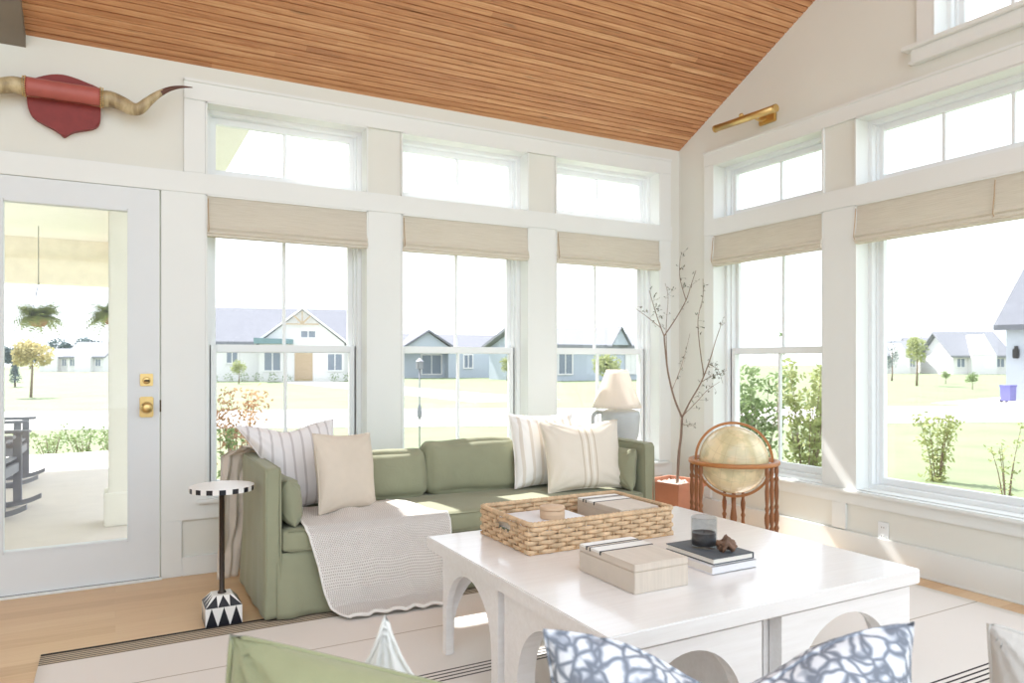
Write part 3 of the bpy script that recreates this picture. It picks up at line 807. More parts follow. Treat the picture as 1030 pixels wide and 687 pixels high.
finish('piping', b, green, sofa)
for k, (x0, x1, hh, ry) in enumerate(((.69, 1.12, .255, 0), (1.125, 1.575, .268, .0), (1.58, 2.17, .305, 0), (2.175, 2.765, .27, 0))):
    bb = softbox(x1 - x0, .16, hh, .055, (.008, .035, .012), .011, k * 5 + 2, 20, 4)
    for v in bb.verts:
        v.co.z += .014 * math.exp(-((abs(v.co.x) - (x1 - x0) / 2) / .05) ** 2) * (1 if v.co.z > hh * .6 else 0)
    placed('back_cushion', bb, green, sofa, ((x0 + x1) / 2, 3.965, .418), (R(-9), 0, 0))
for x0 in (SX0, SX1 - at_):      # welted seams of the slipcover arms
    for xx in (x0 + .004, x0 + at_ - .004):
        b = BM(); sweep(b, [(xx, SY0 - .001, .02), (xx, SY0 - .004, .35), (xx, SY0 + .002, .685), (xx, SY0 + .018, .702), (xx, SY1 - .02, .702)], .0042, 6); finish('piping', b, green, sofa)
# small loose cushions in the corners
bb = pillow_bm(.32, .225, .11, 3, pinch=.03, wr=.010); o = placed('bolster', bb, green, sofa, (.735, 3.63, .424), (R(-6), 0, R(90)))
bb = pillow_bm(.34, .25, .11, 8, pinch=.03, wr=.010); o = placed('bolster', bb, green, sofa, (2.715, 3.65, .424), (R(5), 0, R(88)))

# throw pillows on the sofa
throw_pillow('throw_pillow', 'white pillow with pale grey stripes slumped in the sofa corner by the checkered table', stripe_pale, (.815, 3.84, .435), (R(-14), R(-1), R(8)), .52, .455, .13, 2, wr=.011, skew=.24, chop=.035)
throw_pillow('throw_pillow', 'plain beige linen pillow in front of the pale striped pillow', beige, (1.045, 3.66, .436), (R(-12), R(4), R(26)), .385, .40, .13, 5, wr=.009)
throw_pillow('throw_pillow', 'white pillow with cream stripes behind the cream banded pillow', stripe_white, (2.33, 3.83, .432), (R(-12), R(1), R(2)), .47, .45, .14, 9, wr=.008)
throw_pillow('throw_pillow', 'cream pillow with woven centre bands near the lamp end of sofa', cream_band, (2.475, 3.60, .430), (R(-18), R(0), R(-6)), .535, .425, .15, 12, wr=.012, chop=.022)

# beige gauze throw over the back corner of the arm, hanging to the floor
def g1(u, v):
    # v: 0 on the arm top -> up and over the back -> floor behind
    key = [(.78, 3.93, .715), (.73, 4.04, .735), (.66, 4.13, .740), (.585, 4.195, .69), (.565, 4.205, .5), (.555, 4.21, .25), (.535, 4.20, .03)]
    s = v * (len(key) - 1); i = min(int(s), len(key) - 2); t = s - i
    a, c = Vector(key[i]), Vector(key[i + 1]); p = a.lerp(c, t)
    wd = .22 * (1 - .45 * v); side = Vector((.75, .55, 0)) if v < .4 else Vector((.95, .2, 0))
    off = (u - .5) * wd
    p += side * off
    fold = math.sin(u * 17 + v * 3) * .009 + noise.noise(Vector((u * 6, v * 9, 4))) * .024
    n_ = Vector((0, 0, 1)) if v < .35 else Vector((-.3, .9, 0))
    p += n_ * (fold if v >= .35 else abs(fold))
    p.y = min(p.y, 4.40); p.z = max(p.z, .012)
    return p
o = finish('gauze_throw', sheet(g1, 40, 60), gauze, loc=(.6, 4.15, .4)); solid(o, .003)
tag(o, 'rumpled beige gauze throw hanging over the back corner of the sofa', 'blanket')

# open-knit blanket over the seat and front
def k1(u, v):
    prof = [(3.83, .438), (3.70, .440), (3.56, .438), (3.49, .434), (3.448, .422), (3.430, .39), (3.426, .32), (3.420, .24), (3.414, .12), (3.400, .045), (3.36, .028), (3.31, .024)]
    # v runs down the blanket
    s = v * (len(prof) - 1); i = min(int(s), len(prof) - 2); t = s - i
    y = prof[i][0] + (prof[i + 1][0] - prof[i][0]) * t; z = prof[i][1] + (prof[i + 1][1] - prof[i][1]) * t
    xl = .775 + max(0, v - .35) ** 1.3 * .29; xr = 1.44 + .06 * math.sin(v * 3.1) - max(0, v - .8) * .1
    if u > 0 and v < .35: xr = 1.30 + v * .45
    x = xl + u * (xr - xl)
    # left half of the hem stops short of the floor; the rest trails onto the rug
    drop = max(0, v - .4)
    fold = .034 * math.sin(u * 8 + 1.0) * drop + .012 * math.sin(u * 23 + v * 4) * drop + .006 * noise.noise(Vector((u * 7, v * 7, 2)))
    rum = .030 * max(0, noise.noise(Vector((u * 5 + 9, v * 4, 0)))) * (1 if v < .4 else .4)
    y -= abs(fold) + (.05 * u * drop if v > .4 else 0)
    z += rum + .003
    if v > .75: z = max(z, .022) ; z += .018 * abs(math.sin(u * 17)) * (v - .75) * 2
    return (x, y, z)
kb = thing('knit_blanket', 'open-knit off-white blanket draped over the sofa seat and front', 'blanket', (1.12, 3.5, .4))
o = finish('knit_panel', sheet(k1, 90, 90), knit, kb); solid(o, .006)
b = BM()
sweep(b, [k1(0, v / 60) for v in range(61)], .006, 6); sweep(b, [k1(1, v / 60) for v in range(61)], .006, 6); sweep(b, [k1(u / 60, 1) for u in range(61)], .009, 6)
finish('hem', b, whitef, kb)

# ------------------------------------------------------------------ coffee table
TX0, TX1, TY0, TY1, TH = 1.155, 2.518, 1.592, 2.880, .46
ct = thing('coffee_table', 'large square whitewashed coffee table with arched sides on the rug', 'coffee table', ((TX0 + TX1) / 2, (TY0 + TY1) / 2, 0))
b = BM(); box(b, TX0, TX1, TY0, TY1, TH - .052, TH, bev=.004); finish('table_top', b, tablem, ct)
def arch_panel(bm, axis, a0, a1, p0, p1, leg0, leg1, peak, spring, ztop, zb=.012):
    """panel in the plane across 'axis' (thickness p0..p1), along a0..a1, with an arch cut out from below"""
    xs0, xs1 = a0 + leg0, a1 - leg1; cx_ = (xs0 + xs1) / 2; hw = (xs1 - xs0) / 2
    poly = [(a0, zb), (xs0, zb), (xs0, spring)]
    N = 22
    for k in range(1, N): 
        t = PI - PI * k / N
        poly.append((cx_ + hw * math.cos(t), spring + (peak - spring) * math.sin(t) ** .93))
    poly += [(xs1, spring), (xs1, zb), (a1, zb)]
    def P(a, p, z): return (a, p, z) if axis == 'y' else (p, a, z)
    V = {}
    for p in (p0, p1):
        V[p] = ([bm.verts.new(P(a, p, z)) for a, z in poly], [bm.verts.new(P(a, p, ztop)) for a, z in poly])
    for p in (p0, p1):
        lo, hi = V[p]
        for i in range(len(poly) - 1):
            if abs(poly[i + 1][0] - poly[i][0]) < 1e-9: continue
            # skip duplicates on top
            bm.faces.new((lo[i], lo[i + 1], hi[i + 1], hi[i]))
    for i in range(len(poly) - 1): bm.faces.new((V[p0][0][i], V[p0][0][i + 1], V[p1][0][i + 1], V[p1][0][i]))
    for i in (0, len(poly) - 1): bm.faces.new((V[p0][0][i], V[p1][0][i], V[p1][1][i], V[p0][1][i]))
    bm.faces.new((V[p0][1][0], V[p0][1][-1], V[p1][1][-1], V[p1][1][0]))
zt = TH - .052
def ap(name, *a):
    b = BM(); arch_panel(b, *a); bmesh.ops.remove_doubles(b, verts=b.verts[:], dist=1e-6); return finish(name, b, tablem, ct)
ap('arched_panel', 'x', 2.262, 2.748, 1.172, 1.200, .05, .032, .378, .15, zt)
ap('arched_panel', 'x', 1.656, 2.240, 1.186, 1.256, .075, .09, .350, .10, zt - .018)
ap('arched_panel', 'y', 1.178, 1.745, 1.606, 1.655, .065, .07, .362, .10, zt - .008)
ap('arched_panel', 'y', 1.832, 2.478, 1.606, 1.655, .065, .09, .362, .10, zt - .008)
ap('arched_panel', 'x', 1.656, 2.215, 2.432, 2.478, .06, .06, .362, .10, zt)
ap('arched_panel', 'x', 2.245, 2.748, 2.432, 2.478, .06, .06, .362, .10, zt)
ap('arched_panel', 'y', 1.201, 1.80, 2.722, 2.747, .008, .06, .362, .10, zt)
ap('arched_panel', 'y', 1.84, 2.431, 2.71, 2.747, .06, .06, .362, .10, zt)
b = BM(); box(b, 1.72, 1.765, 1.66, 2.26, .012, zt); box(b, 1.812, 1.857, 1.66, 2.26, .012, zt); finish('centre_partition', b, tablem, ct)
b = BM(); box(b, 1.19, 2.465, 1.62, 2.742, zt - .012, zt - .001); finish('apron', b, tablem, ct)

# ------------------------------------------------------------------ woven tray
BX0, BX1, BY0, BY1 = 1.372, 2.092, 2.392, 2.835
bk = thing('wicker_tray', 'long woven wicker tray with cut-out handles on the coffee table', 'basket', ((BX0 + BX1) / 2, (BY0 + BY1) / 2, TH))
def rect_path(x0, x1, y0, y1, r_, step_=.009):
    pts = []; cor = [(x1 - r_, y0 + r_, -90), (x1 - r_, y1 - r_, 0), (x0 + r_, y1 - r_, 90), (x0 + r_, y0 + r_, 180)]
    raw = []
    for cx_, cy_, a in cor:
        for k in range(6): t = R(a + 90 * k / 5); raw.append((cx_ + r_ * math.cos(t), cy_ + r_ * math.sin(t)))
    out_ = []
    for i in range(len(raw)):
        a, c = Vector(raw[i]), Vector(raw[(i + 1) % len(raw)]); L = (c - a).length; n_ = max(1, int(round(L / step_)))
        for k in range(n_): out_.append(a.lerp(c, k / n_))
    return out_
rows = 6; rh = .0172
base = rect_path(BX0 + .010, BX1 - .010, BY0 + .010, BY1 - .010, .022)
# arclength
arc = [0]
for i in range(1, len(base)): arc.append(arc[-1] + (base[i] - base[i - 1]).length)
tot = arc[-1] + (base[0] - base[-1]).length; per = tot / round(tot / .088)
b = BM(); cen = Vector(((BX0 + BX1) / 2, (BY0 + BY1) / 2))
for r_ in range(rows):
    z = TH + .0105 + r_ * rh; seg = []
    def flush(sg_):
        if len(sg_) > 3: sweep(b, sg_, .0088, 8, flat=.6)
    runs = []; cur = []
    for i, p in enumerate(base):
        q0, q1 = base[i - 1], base[(i + 1) % len(base)]; t = (q1 - q0).normalized(); nrm = Vector((t.y, -t.x))
        off = math.sin(2 * PI * arc[i] / per + (PI if r_ % 2 else 0)) * .0068
        hole = r_ in (3, 4) and abs(p.y - cen.y) < .055 and (p.x < BX0 + .03 or p.x > BX1 - .03)
        if hole:
            if cur: runs.append(cur); cur = []
            continue
        fl = 1 + .0 * r_
        cur.append((p.x + nrm.x * off, p.y + nrm.y * off, z + .0012 * noise.noise(Vector((arc[i] * 20, r_ * 3., 0)))))
    if r_ in (3, 4):
        if cur: runs.append(cur)
        if len(runs) == 3: runs = [runs[2] + runs[0], runs[1]]
        for q in runs: flush(q)
    else: sweep(b, cur, .0088, 8, True, flat=.6)
k = 0; s = per / 4
while s < tot:
    i = min(range(len(arc)), key=lambda q: abs(arc[q] - s)); p = base[i]
    hole = abs(p.y - cen.y) < .05 and (p.x < BX0 + .03 or p.x > BX1 - .03)
    sweep(b, [(p.x, p.y, TH + .003), (p.x, p.y, TH + (.062 if hole else .112))], .004, 6)
    s += per / 2
finish('woven_wall', b, wicker, bk)
b = BM()
for ph in (0, 2 * PI / 3, 4 * PI / 3):
    pp = []
    for i, p in enumerate(base):
        q0, q1 = base[i - 1], base[(i + 1) % len(base)]; t = (q1 - q0).normalized(); nrm = Vector((t.y, -t.x)); a = 2 * PI * arc[i] / (tot / round(tot / .05)) + ph
        pp.append((p.x + nrm.x * math.cos(a) * .005, p.y + nrm.y * math.cos(a) * .005, TH + .116 + math.sin(a) * .005))
    sweep(b, pp, .0062, 6, True)
finish('braided_rim', b, wicker, bk)
b = BM(); box(b, BX0 + .008, BX1 - .008, BY0 + .008, BY1 - .008, TH + .001, TH + .008)
for k in range(24):
    y = BY0 + .02 + k * (BY1 - BY0 - .04) / 23
    sweep(b, [(BX0 + .012, y, TH + .009), (BX1 - .012, y, TH + .009)], .0055, 6)
finish('tray_base', b, wickerd, bk)
ZB = TH + .0155

def book(name, label, x0, x1, y0, y1, z, h_, cover, spine='y0', cov_t=.003, group=None, rz=0, band=None):
    cx_, cy_ = (x0 + x1) / 2, (y0 + y1) / 2; w_, l_ = x1 - x0, y1 - y0
    o_ = thing(name, label, 'book', (cx_, cy_, z), (0, 0, R(rz)), group)
    b = BM(); box(b, -w_ / 2, w_ / 2, -l_ / 2, l_ / 2, 0, cov_t, bev=.0008); box(b, -w_ / 2, w_ / 2, -l_ / 2, l_ / 2, h_ - cov_t, h_, bev=.0008)
    if spine == 'y0': box(b, -w_ / 2, w_ / 2, -l_ / 2 - .0, -l_ / 2 + cov_t, 0, h_, bev=.0008)
    elif spine == 'x0': box(b, -w_ / 2, -w_ / 2 + cov_t, -l_ / 2, l_ / 2, 0, h_, bev=.0008)
    elif spine == 'x1': box(b, w_ / 2 - cov_t, w_ / 2, -l_ / 2, l_ / 2, 0, h_, bev=.0008)
    finish('cover', b, cover, o_, world=False)
    b = BM(); i_ = .004
    box(b, -w_ / 2 + i_, w_ / 2 - i_, -l_ / 2 + i_, l_ / 2 - i_, cov_t, h_ - cov_t); finish('page_block', b, pages, o_, world=False)
    return o_
bookgreen = plain('green_book_cover', rgb(110, 128, 104), .5, var=.1); bookwhite = plain('white_book_cover', rgb(232, 232, 236), .35, var=.02)
bookdark = plain('charcoal_book_cover', rgb(92, 98, 104), .6, var=.05)
book('book', 'green art book at the bottom of the pile in the wicker tray', 1.405, 1.735, 2.44, 2.76, ZB, .034, bookgreen, 'x1')
book('book', 'large white coffee-table book on the green book in tray', 1.415, 1.740, 2.475, 2.765, ZB + .0345, .036, bookwhite, 'y0')
rb_ = thing('round_box', 'small round pale wooden box on the white book', 'box', (1.60, 2.595, ZB + .0712))
b = BM(); lathe(b, [(0, 0), (.050, 0), (.052, .003), (.052, .032), (.051, .034), (0, .034)], seg=40); finish('box_body', b, woodround, rb_, world=False)
b = BM(); lathe(b, [(0, .0345), (.0525, .0345), (.0525, .046), (.050, .049), (0, .050)], seg=40); finish('lid', b, woodround, rb_, world=False)

def striped_box(label, loc, w_, l_, h_, rz=0):
    o_ = thing('keepsake_box', label, 'box', loc, (0, 0, R(rz)))
    b = BM(); box(b, -w_ / 2, w_ / 2, -l_ / 2, l_ / 2, 0, h_ * .74, bev=.002); finish('box_body', b, boxm, o_, world=False)
    b = BM(); box(b, -w_ / 2, w_ / 2, -l_ / 2, l_ / 2, h_ * .745, h_, bev=.0025); lid = finish('lid', b, boxm, o_, world=False)
    # white bands edged by dark lines, folded over the lid edge
    for y0, y1, mt, n_ in ((l_ * .10, l_ * .27, whitef, 'white_band'), (l_ * .36, l_ * .47, whitef, 'white_band')):
        b = BM(); box(b, -w_ / 2 - .001, w_ / 2 + .001, y0, y1, h_ * .93, h_ + .001); finish(n_, b, checkw, lid, world=False)
    for y in (l_ * .09, l_ * .28, l_ * .36 - .004):
        b = BM(); box(b, -w_ / 2 - .0015, w_ / 2 + .0015, y - .003, y + .003, h_ * .88, h_ + .0015); finish('inlay_line', b, checkb, lid, world=False)
    return o_
striped_box('pale keepsake box with banded lid standing directly on the coffee table', (1.552, 2.0, TH + .0005), .222, .315, .094)
striped_box('pale keepsake box with banded lid inside the wicker tray', (1.935, 2.60, ZB), .20, .325, .108)

book('book', 'white hardback book under the charcoal book on the coffee table', 1.81, 2.02, 1.885, 2.14, TH + .0005, .029, bookwhite, 'y0')
book('book', 'charcoal hardback book stacked on the white book under the candle', 1.825, 2.020, 1.895, 2.145, TH + .030, .022, bookdark, 'x1')
ZC = TH + .0525
cd = thing('candle_jar', 'smoked glass candle jar on the charcoal book', 'candle', (1.912, 2.035, ZC))
b = BM(); lathe(b, [(0, 0), (.044, 0), (.047, .004), (.047, .108), (.0455, .112), (.044, .108), (.044, .010), (0, .010)], seg=40); finish('jar', b, jarglass, cd, world=False)
waxm = plain('grey_wax', rgb(96, 90, 90), .5, var=.15, nscale=20)
b = BM(); lathe(b, [(0, .0105), (.0435, .0105), (.0435, .055), (.041, .052), (0, .051)], seg=40); finish('wax', b, waxm, cd, world=False)
b = BM(); sweep(b, [(0, 0, .051), (.001, 0, .063)], .0012, 6); finish('wick', b, black, cd, world=False)
knotm = plain('brown_burl', rgb(120, 92, 74), .5, var=.3, nscale=30, bscale=60, bstr=.5)
b = bmesh.new(); bmesh.ops.create_icosphere(b, subdivisions=4, radius=1)
for v in b.verts:
    p = v.co.copy(); n_ = noise.noise(p * 1.8 + Vector((3, 1, 0))) * .45 + noise.noise(p * 4) * .2
    q = p * (1 + n_); v.co = Vector((q.x * .034, q.y * .026, q.z * .024 + .022 + (.016 * max(0, 1 - abs(q.x) * 2.2))))
    v.co.z = max(v.co.z, .0005)
for f in b.faces: f.smooth = True
o = finish('burl_ornament', b, knotm, world=False); o.location = (1.935, 1.945, ZC); o.rotation_euler = (0, 0, R(-30)); tag(o, 'small knotted brown burl ornament beside the candle jar', 'ornament')

# ------------------------------------------------------------------ floor globe
gx, gy = 3.130, 3.090; GZc = .632
gl = thing('floor_globe', 'antique-style floor globe on turned walnut legs near the corner', 'globe', (gx, gy, 0), (0, 0, R(-45.5)))
b = BM(); bmesh.ops.create_uvsphere(b, u_segments=64, v_segments=40, radius=.193)
for f in b.faces: f.smooth = True
o = finish('globe_ball', b, globem, gl, world=False); o.location = (0, 0, GZc); o.rotation_euler = (R(-23), 0, R(200))
b = BM(); N = 72
prof_ = [(.204, -.008), (.218, -.008), (.218, .008), (.204, .008)]
rg = []
for k in range(N):
    a = 2 * PI * k / N; rg.append([b.verts.new((r_ * math.cos(a), y_, r_ * math.sin(a) + GZc)) for r_, y_ in prof_])
for k in range(N):
    A, B_ = rg[k], rg[(k + 1) % N]
    for q in range(4): b.faces.new((A[q], A[(q + 1) % 4], B_[(q + 1) % 4], B_[q]))
finish('meridian_ring', b, walnutl, gl, world=False)
b = BM(); lathe(b, [(.222, -.012), (.250, -.012), (.254, -.006), (.254, .006), (.250, .010), (.222, .010), (.222, -.012)], (0, 0, GZc - .008), 64); finish('horizon_ring', b, walnutl, gl, world=False)
def spindle(bm, x, y, z0, z1):
    L = z1 - z0; pr = [(0, 0), (.010, 0), (.012, .03), (.008, .06), (.014, .09), (.007, .11), (.011, .16), (.012, .24), (.009, .33), (.014, .36), (.008, .39), (.013, .44), (.014, .50), (.008, .55), (.013, .58), (.008, .61), (.011, .68), (.012, .76), (.009, .84), (.014, .87), (.008, .90), (.012, .94), (.011, 1.0), (0, 1.0)]
    lathe(bm, [(r_, z * L) for r_, z in pr], (x, y, z0), 14)
for ga in (90, 210, 330):
    c = Vector((math.cos(R(ga)), math.sin(R(ga)))) * .234; t = Vector((-math.sin(R(ga)), math.cos(R(ga))))
    for k in (-1, 0, 1):
        p = c + t * (.054 * k)
        b = BM(); spindle(b, p.x, p.y, .075, GZc - .019); finish('spindle_leg', b, walnut, gl, world=False)
    b = BM(); M_ = Matrix.Translation((c.x, c.y, 0)) @ Matrix.Rotation(R(ga - 90), 4, 'Z'); q = bmesh.new(); box(q, -.078, .078, -.02, .02, .045, .078, bev=.006); merge(b, q, 0, M_)
    q = bmesh.new(); lathe(q, [(0, 0.001), (.014, 0.001), (.022, .012), (.020, .03), (.012, .045), (0, .045)], (-.055, 0, 0), 14); lathe(q, [(0, 0.001), (.014, 0.001), (.022, .012), (.020, .03), (.012, .045), (0, .045)], (.055, 0, 0), 14); merge(b, q, 0, M_)
    finish('foot', b, walnut, gl, world=False)
    b = BM(); sweep(b, [(c.x * .92, c.y * .92, .06), (0, 0, .06)], .011, 10); finish('stretcher', b, walnut, gl, world=False)
b = BM(); lathe(b, [(0, .045), (.05, .045), (.055, .05), (.055, .07), (.04, .078), (.03, .2), (.014, .24), (.02, .3), (.012, .36), (.014, GZc - .2185), (0, GZc - .2185)], seg=24); finish('centre_post', b, walnut, gl, world=False)

# ------------------------------------------------------------------ potted branch tree
px_, py_ = 3.53, 4.06
pt = thing('potted_tree', 'bare slender tree with sparse tiny leaves in a square terracotta pot', 'potted tree', (px_, py_, 0))
b = BM(); z0, z1 = 0.001, .335
def sq(hw, z): return [b.verts.new(Matrix.Rotation(R(12), 3, 'Z') @ Vector((sx * hw, sy * hw, z))) for sx, sy in ((-1, -1), (1, -1), (1, 1), (-1, 1))]
ringz = [sq(.125, z0), sq(.150, .30), sq(.160, .302), sq(.163, .345), sq(.145, .345), sq(.14, .30)]
b.faces.new(ringz[0])
for A, B_ in zip(ringz, ringz[1:]):
    for k in range(4): b.faces.new((A[k], A[(k + 1) % 4], B_[(k + 1) % 4], B_[k]))
b.faces.new(ringz[-1])
o = finish('terracotta_pot', b, terra, pt, world=False)
b = BM()
for k in range(170):
    x, y = rnd.uniform(-.12, .12), rnd.uniform(-.12, .12); p = Matrix.Rotation(R(12), 3, 'Z') @ Vector((x, y, 0)); r_ = rnd.uniform(.009, .016)
    q = bmesh.new(); bmesh.ops.create_icosphere(q, subdivisions=1, radius=r_); merge(b, q, 0, Matrix.Translation((p.x, p.y, .307 + rnd.uniform(0, .016))))
o = finish('pebbles', b, pebble, pt, world=False); o['kind'] = 'stuff'
Fv = Vector((.4772, .8788, 0)); Rv = Vector((.8788, -.4772, 0))
cam0 = Vector((0, 0, 1.2))
def PX(x, y, k): # world point on the line of sight at depth k (all real positions inside the room)
    return cam0 + Fv * k + Rv * ((x - 515) / 735 * k) + Vector((0, 0, (363 - y) / 735 * k))
branches = [([(683, 484, 5.2), (683, 455, 5.2), (685, 438, 5.2), (686, 420, 5.2)], .011, .008),
 ([(686, 420, 5.2), (678, 400, 5.18), (672, 375, 5.16), (669, 350, 5.14), (668, 338, 5.14)], .0075, .005),
 ([(668, 338, 5.14), (662, 322, 5.08), (657, 306, 5.03), (653, 292, 5.0)], .004, .0018),
 ([(665, 330, 5.12), (650, 318, 5.05), (638, 309, 5.0), (629, 298, 4.95)], .0028, .001),
 ([(668, 338, 5.14), (680, 320, 5.12), (690, 302, 5.1), (695, 287, 5.1), (700, 272, 5.08)], .0045, .0015),
 ([(690, 302, 5.1), (684, 280, 5.15), (684, 262, 5.2), (686, 254, 5.2)], .003, .001),
 ([(671, 365, 5.15), (670, 330, 5.25), (672, 300, 5.3), (669, 285, 5.3)], .003, .001),
 ([(686, 420, 5.2), (694, 404, 5.12), (705, 385, 5.0), (714, 362, 4.92), (720, 342, 4.88), (727, 322, 4.85)], .0065, .0015),
 ([(708, 378, 4.98), (704, 350, 5.0), (702, 322, 5.05), (707, 298, 5.1), (707, 280, 5.1)], .004, .0013),
 ([(706, 384, 5.0), (716, 378, 4.9), (724, 376, 4.85), (731, 372, 4.8)], .0028, .001),
 ([(687, 418, 5.2), (700, 405, 5.05), (712, 392, 4.95), (724, 384, 4.88)], .003, .001),
 ([(686, 427, 5.2), (692, 428, 5.1), (700, 428, 5.05)], .0025, .0012),
 ([(676, 392, 5.17), (684, 372, 5.3), (690, 352, 5.35), (694, 335, 5.4)], .003, .001),
 ([(712, 366, 4.93), (722, 372, 4.8), (727, 386, 4.75)], .0022, .001)]
lb = BM(); r3 = random.Random(3)
for i, (pts, ra, rb2) in enumerate(branches):
    P = [PX(*q) - Vector((px_, py_, 0)) for q in pts]
    for q in P:
        q.x = min(q.x, XR - .03 - px_); q.y = min(q.y, YB - .03 - py_)
    if i == 0: P[0] = Vector((P[1].x * .6, P[1].y * .6, .30))
    sp = smooth_path(P, 5); n = len(sp)
    b = BM(); sweep(b, sp, [ra + (rb2 - ra) * k / (n - 1) for k in range(n)], 8)
    finish('trunk' if i == 0 else 'branch', b, bark, pt, world=False)
    if i > 1:
        for k in range(12 if i in (2, 5, 7, 8, 9, 13) else 7):
            p = sp[int(n * (.25 + .75 * r3.random())) - 1]
            tw = Vector((r3.uniform(-1, 1), r3.uniform(-1, .2), r3.uniform(-.5, 1))).normalized() * r3.uniform(.02, .07)
            sweep(lb, [p, p + tw * .5, p + tw], .0007, 4)
            for m in range(r3.choice((1, 2, 3, 3))):
                c = p + tw * r3.uniform(.6, 1.05); d1 = Vector((r3.uniform(-1, 1), r3.uniform(-1, 1), r3.uniform(-1, 1))).normalized(); d2 = d1.cross(Vector((.3, .5, 1))).normalized(); s_ = r3.uniform(.006, .012)
                lb.faces.new([lb.verts.new(c), lb.verts.new(c + d1 * s_ + d2 * s_ * .45), lb.verts.new(c + d1 * s_ * 2.1), lb.verts.new(c + d1 * s_ - d2 * s_ * .45)])
finish('leaves', lb, leafd, pt, world=False)

# ------------------------------------------------------------------ lamp on its little table
lt = thing('lamp_table', 'small round white table behind the sofa arm carrying the lamp', 'side table', (3.09, 4.15, 0))
b = BM(); lathe(b, [(0, .575), (.165, .575), (.17, .58), (.17, .598), (.165, .602), (0, .602)], seg=40); finish('table_top', b, paint, lt, world=False)
b = BM(); lathe(b, [(0, .03), (.02, .03), (.02, .3), (.03, .32), (.02, .34), (.02, .575), (0, .575)], seg=20); finish('pole', b, paint, lt, world=False)
b = BM(); lathe(b, [(0, .001), (.12, .001), (.12, .012), (.04, .03), (0, .03)], seg=32); finish('base', b, paint, lt, world=False)
lm = thing('table_lamp', 'grey ceramic jug lamp with a white cone shade behind the sofa', 'lamp', (3.09, 4.15, .603), (0, 0, R(-28.5)))
b = BM(); lathe(b, [(0, 0), (.085, 0), (.105, .02), (.125, .08), (.134, .15), (.136, .215), (.130, .243), (.10, .255), (.05, .262), (.03, .285), (.028, .30), (0, .30)], (.025, 0, 0), 40); finish('lamp_base', b, ceramic, lm, world=False)
b = BM(); sweep(b, smooth_path([(-.10, 0, .235), (-.15, 0, .235), (-.170, 0, .19), (-.160, 0, .12), (-.13, 0, .09), (-.095, 0, .09)], 5), .014, 10); finish('handle', b, ceramic, lm, world=False)
def shadef(u, v):
    a = 2 * PI * u; r_ = .172 + (.072 - .172) * v
    r_ *= 1 + .003 * math.sin(u * 2 * PI * 24)
    return (r_ * math.cos(a), r_ * math.sin(a), .270 + .265 * v)
o = finish('lamp_shade', sheet(shadef, 96, 8), shadem, lm, world=False); solid(o, .003)
b = BM(); lathe(b, [(0, .30), (.006, .30), (.006, .530), (0, .533)], seg=12)
for k in range(3): sweep(b, [(0, 0, .53), (.071 * math.cos(k * 2.09), .071 * math.sin(k * 2.09), .532)], .002, 6)
finish('shade_fitting', b, brass, lm, world=False)

# ------------------------------------------------------------------ near seating below the camera
ns = thing('daybed', 'pale armless daybed in front of the coffee table, carrying the loose pillows', 'daybed', (.62, .62, 0))
placed('seat_cushion', softbox(2.25, .80, .16, .04, (0, 0, .0), .003, 4, 16), beige, ns, (.62, .65, .262))
placed('seat_frame', softbox(2.21, .78, .20, .02, cuts=4), beige, ns, (.62, .65, .062))
placed('backrest', softbox(2.25, .14, .40, .05, (0, .01, .0), .003, 6, 14), beige, ns, (.62, .19, .30))
for sx in (-.42, 1.66):
    for sy in (.34, .95):
        b = BM(); lathe(b, [(0, .014), (.018, .014), (.025, .065), (0, .065)], (sx, sy, 0), 14); finish('leg', b, walnut, ns)
yaw = R(-28.5)
def fg(x, k): 
    p = cam0 + Fv * k + Rv * ((x - 515) / 735 * k); return (p.x, p.y)
x, y = fg(366, .93); throw_pillow('throw_pillow', 'olive green pillow, blurred and close to the camera', greenf, (x, y, .398), (R(-10), R(3), yaw + R(-6)), .47, .412, .14, 21, wr=.012, pinch=.02, sag=.06)
x, y = fg(746, 1.0); throw_pillow('throw_pillow', 'white pillow with blue-grey mosaic print and a chopped middle', bluem, (x, y, .418), (R(-6), R(0), yaw + R(3)), .535, .405, .17, 31, wr=.006, pinch=.05, chop=.075)
x, y = fg(326, 1.12); throw_pillow('throw_pillow', 'plain white pillow with one upright corner behind the olive pillow', whitef, (x, y, .53), (R(0), R(45), yaw), .265, .265, .05, 41, wr=.012, pinch=.19)
x, y = fg(1072, 1.16); throw_pillow('throw_pillow', 'pale grey bouclé pillow at the frame edge beyond the mosaic pillow', greyf, (x, y, .418), (R(-4), R(0), yaw - R(20)), .20, .345, .13, 51, wr=.008, pinch=.03, chop=.02)

# ------------------------------------------------------------------ outdoors
GZ0 = -.45
b = BM(); box(b, -150, 230, 4.75, 330, GZ0 - .5, GZ0); box(b, 4.25, 230, -60, 4.75, GZ0 - .5, GZ0); finish('ground', b, grassm, kind='structure')
def strip(bm, p0, p1, hw, z0, z1):
    a, c = Vector(p0), Vector(p1); t = (c - a).normalized(); n_ = Vector((-t.y, t.x)) * hw
    prism(bm, [tuple(a - n_), tuple(c - n_), tuple(c + n_), tuple(a + n_)], 'z', z0, z1)
b = BM(); p0_ = (.4772 * 19 - .8788 * 30, .8788 * 19 + .4772 * 30); p1_ = (.4772 * 27 + .8788 * 60, .8788 * 27 - .4772 * 60); strip(b, p0_, p1_, 3.3, GZ0, GZ0 + .02)
finish('street', b, roadm, kind='structure')
b = BM(); strip(b, (14.5, 26), (13.2, 59), 2.0, GZ0, GZ0 + .025); strip(b, (28, 14), (60, 20), 3.0, GZ0 + .0, GZ0 + .03); finish('driveway', b, roadm, kind='structure')
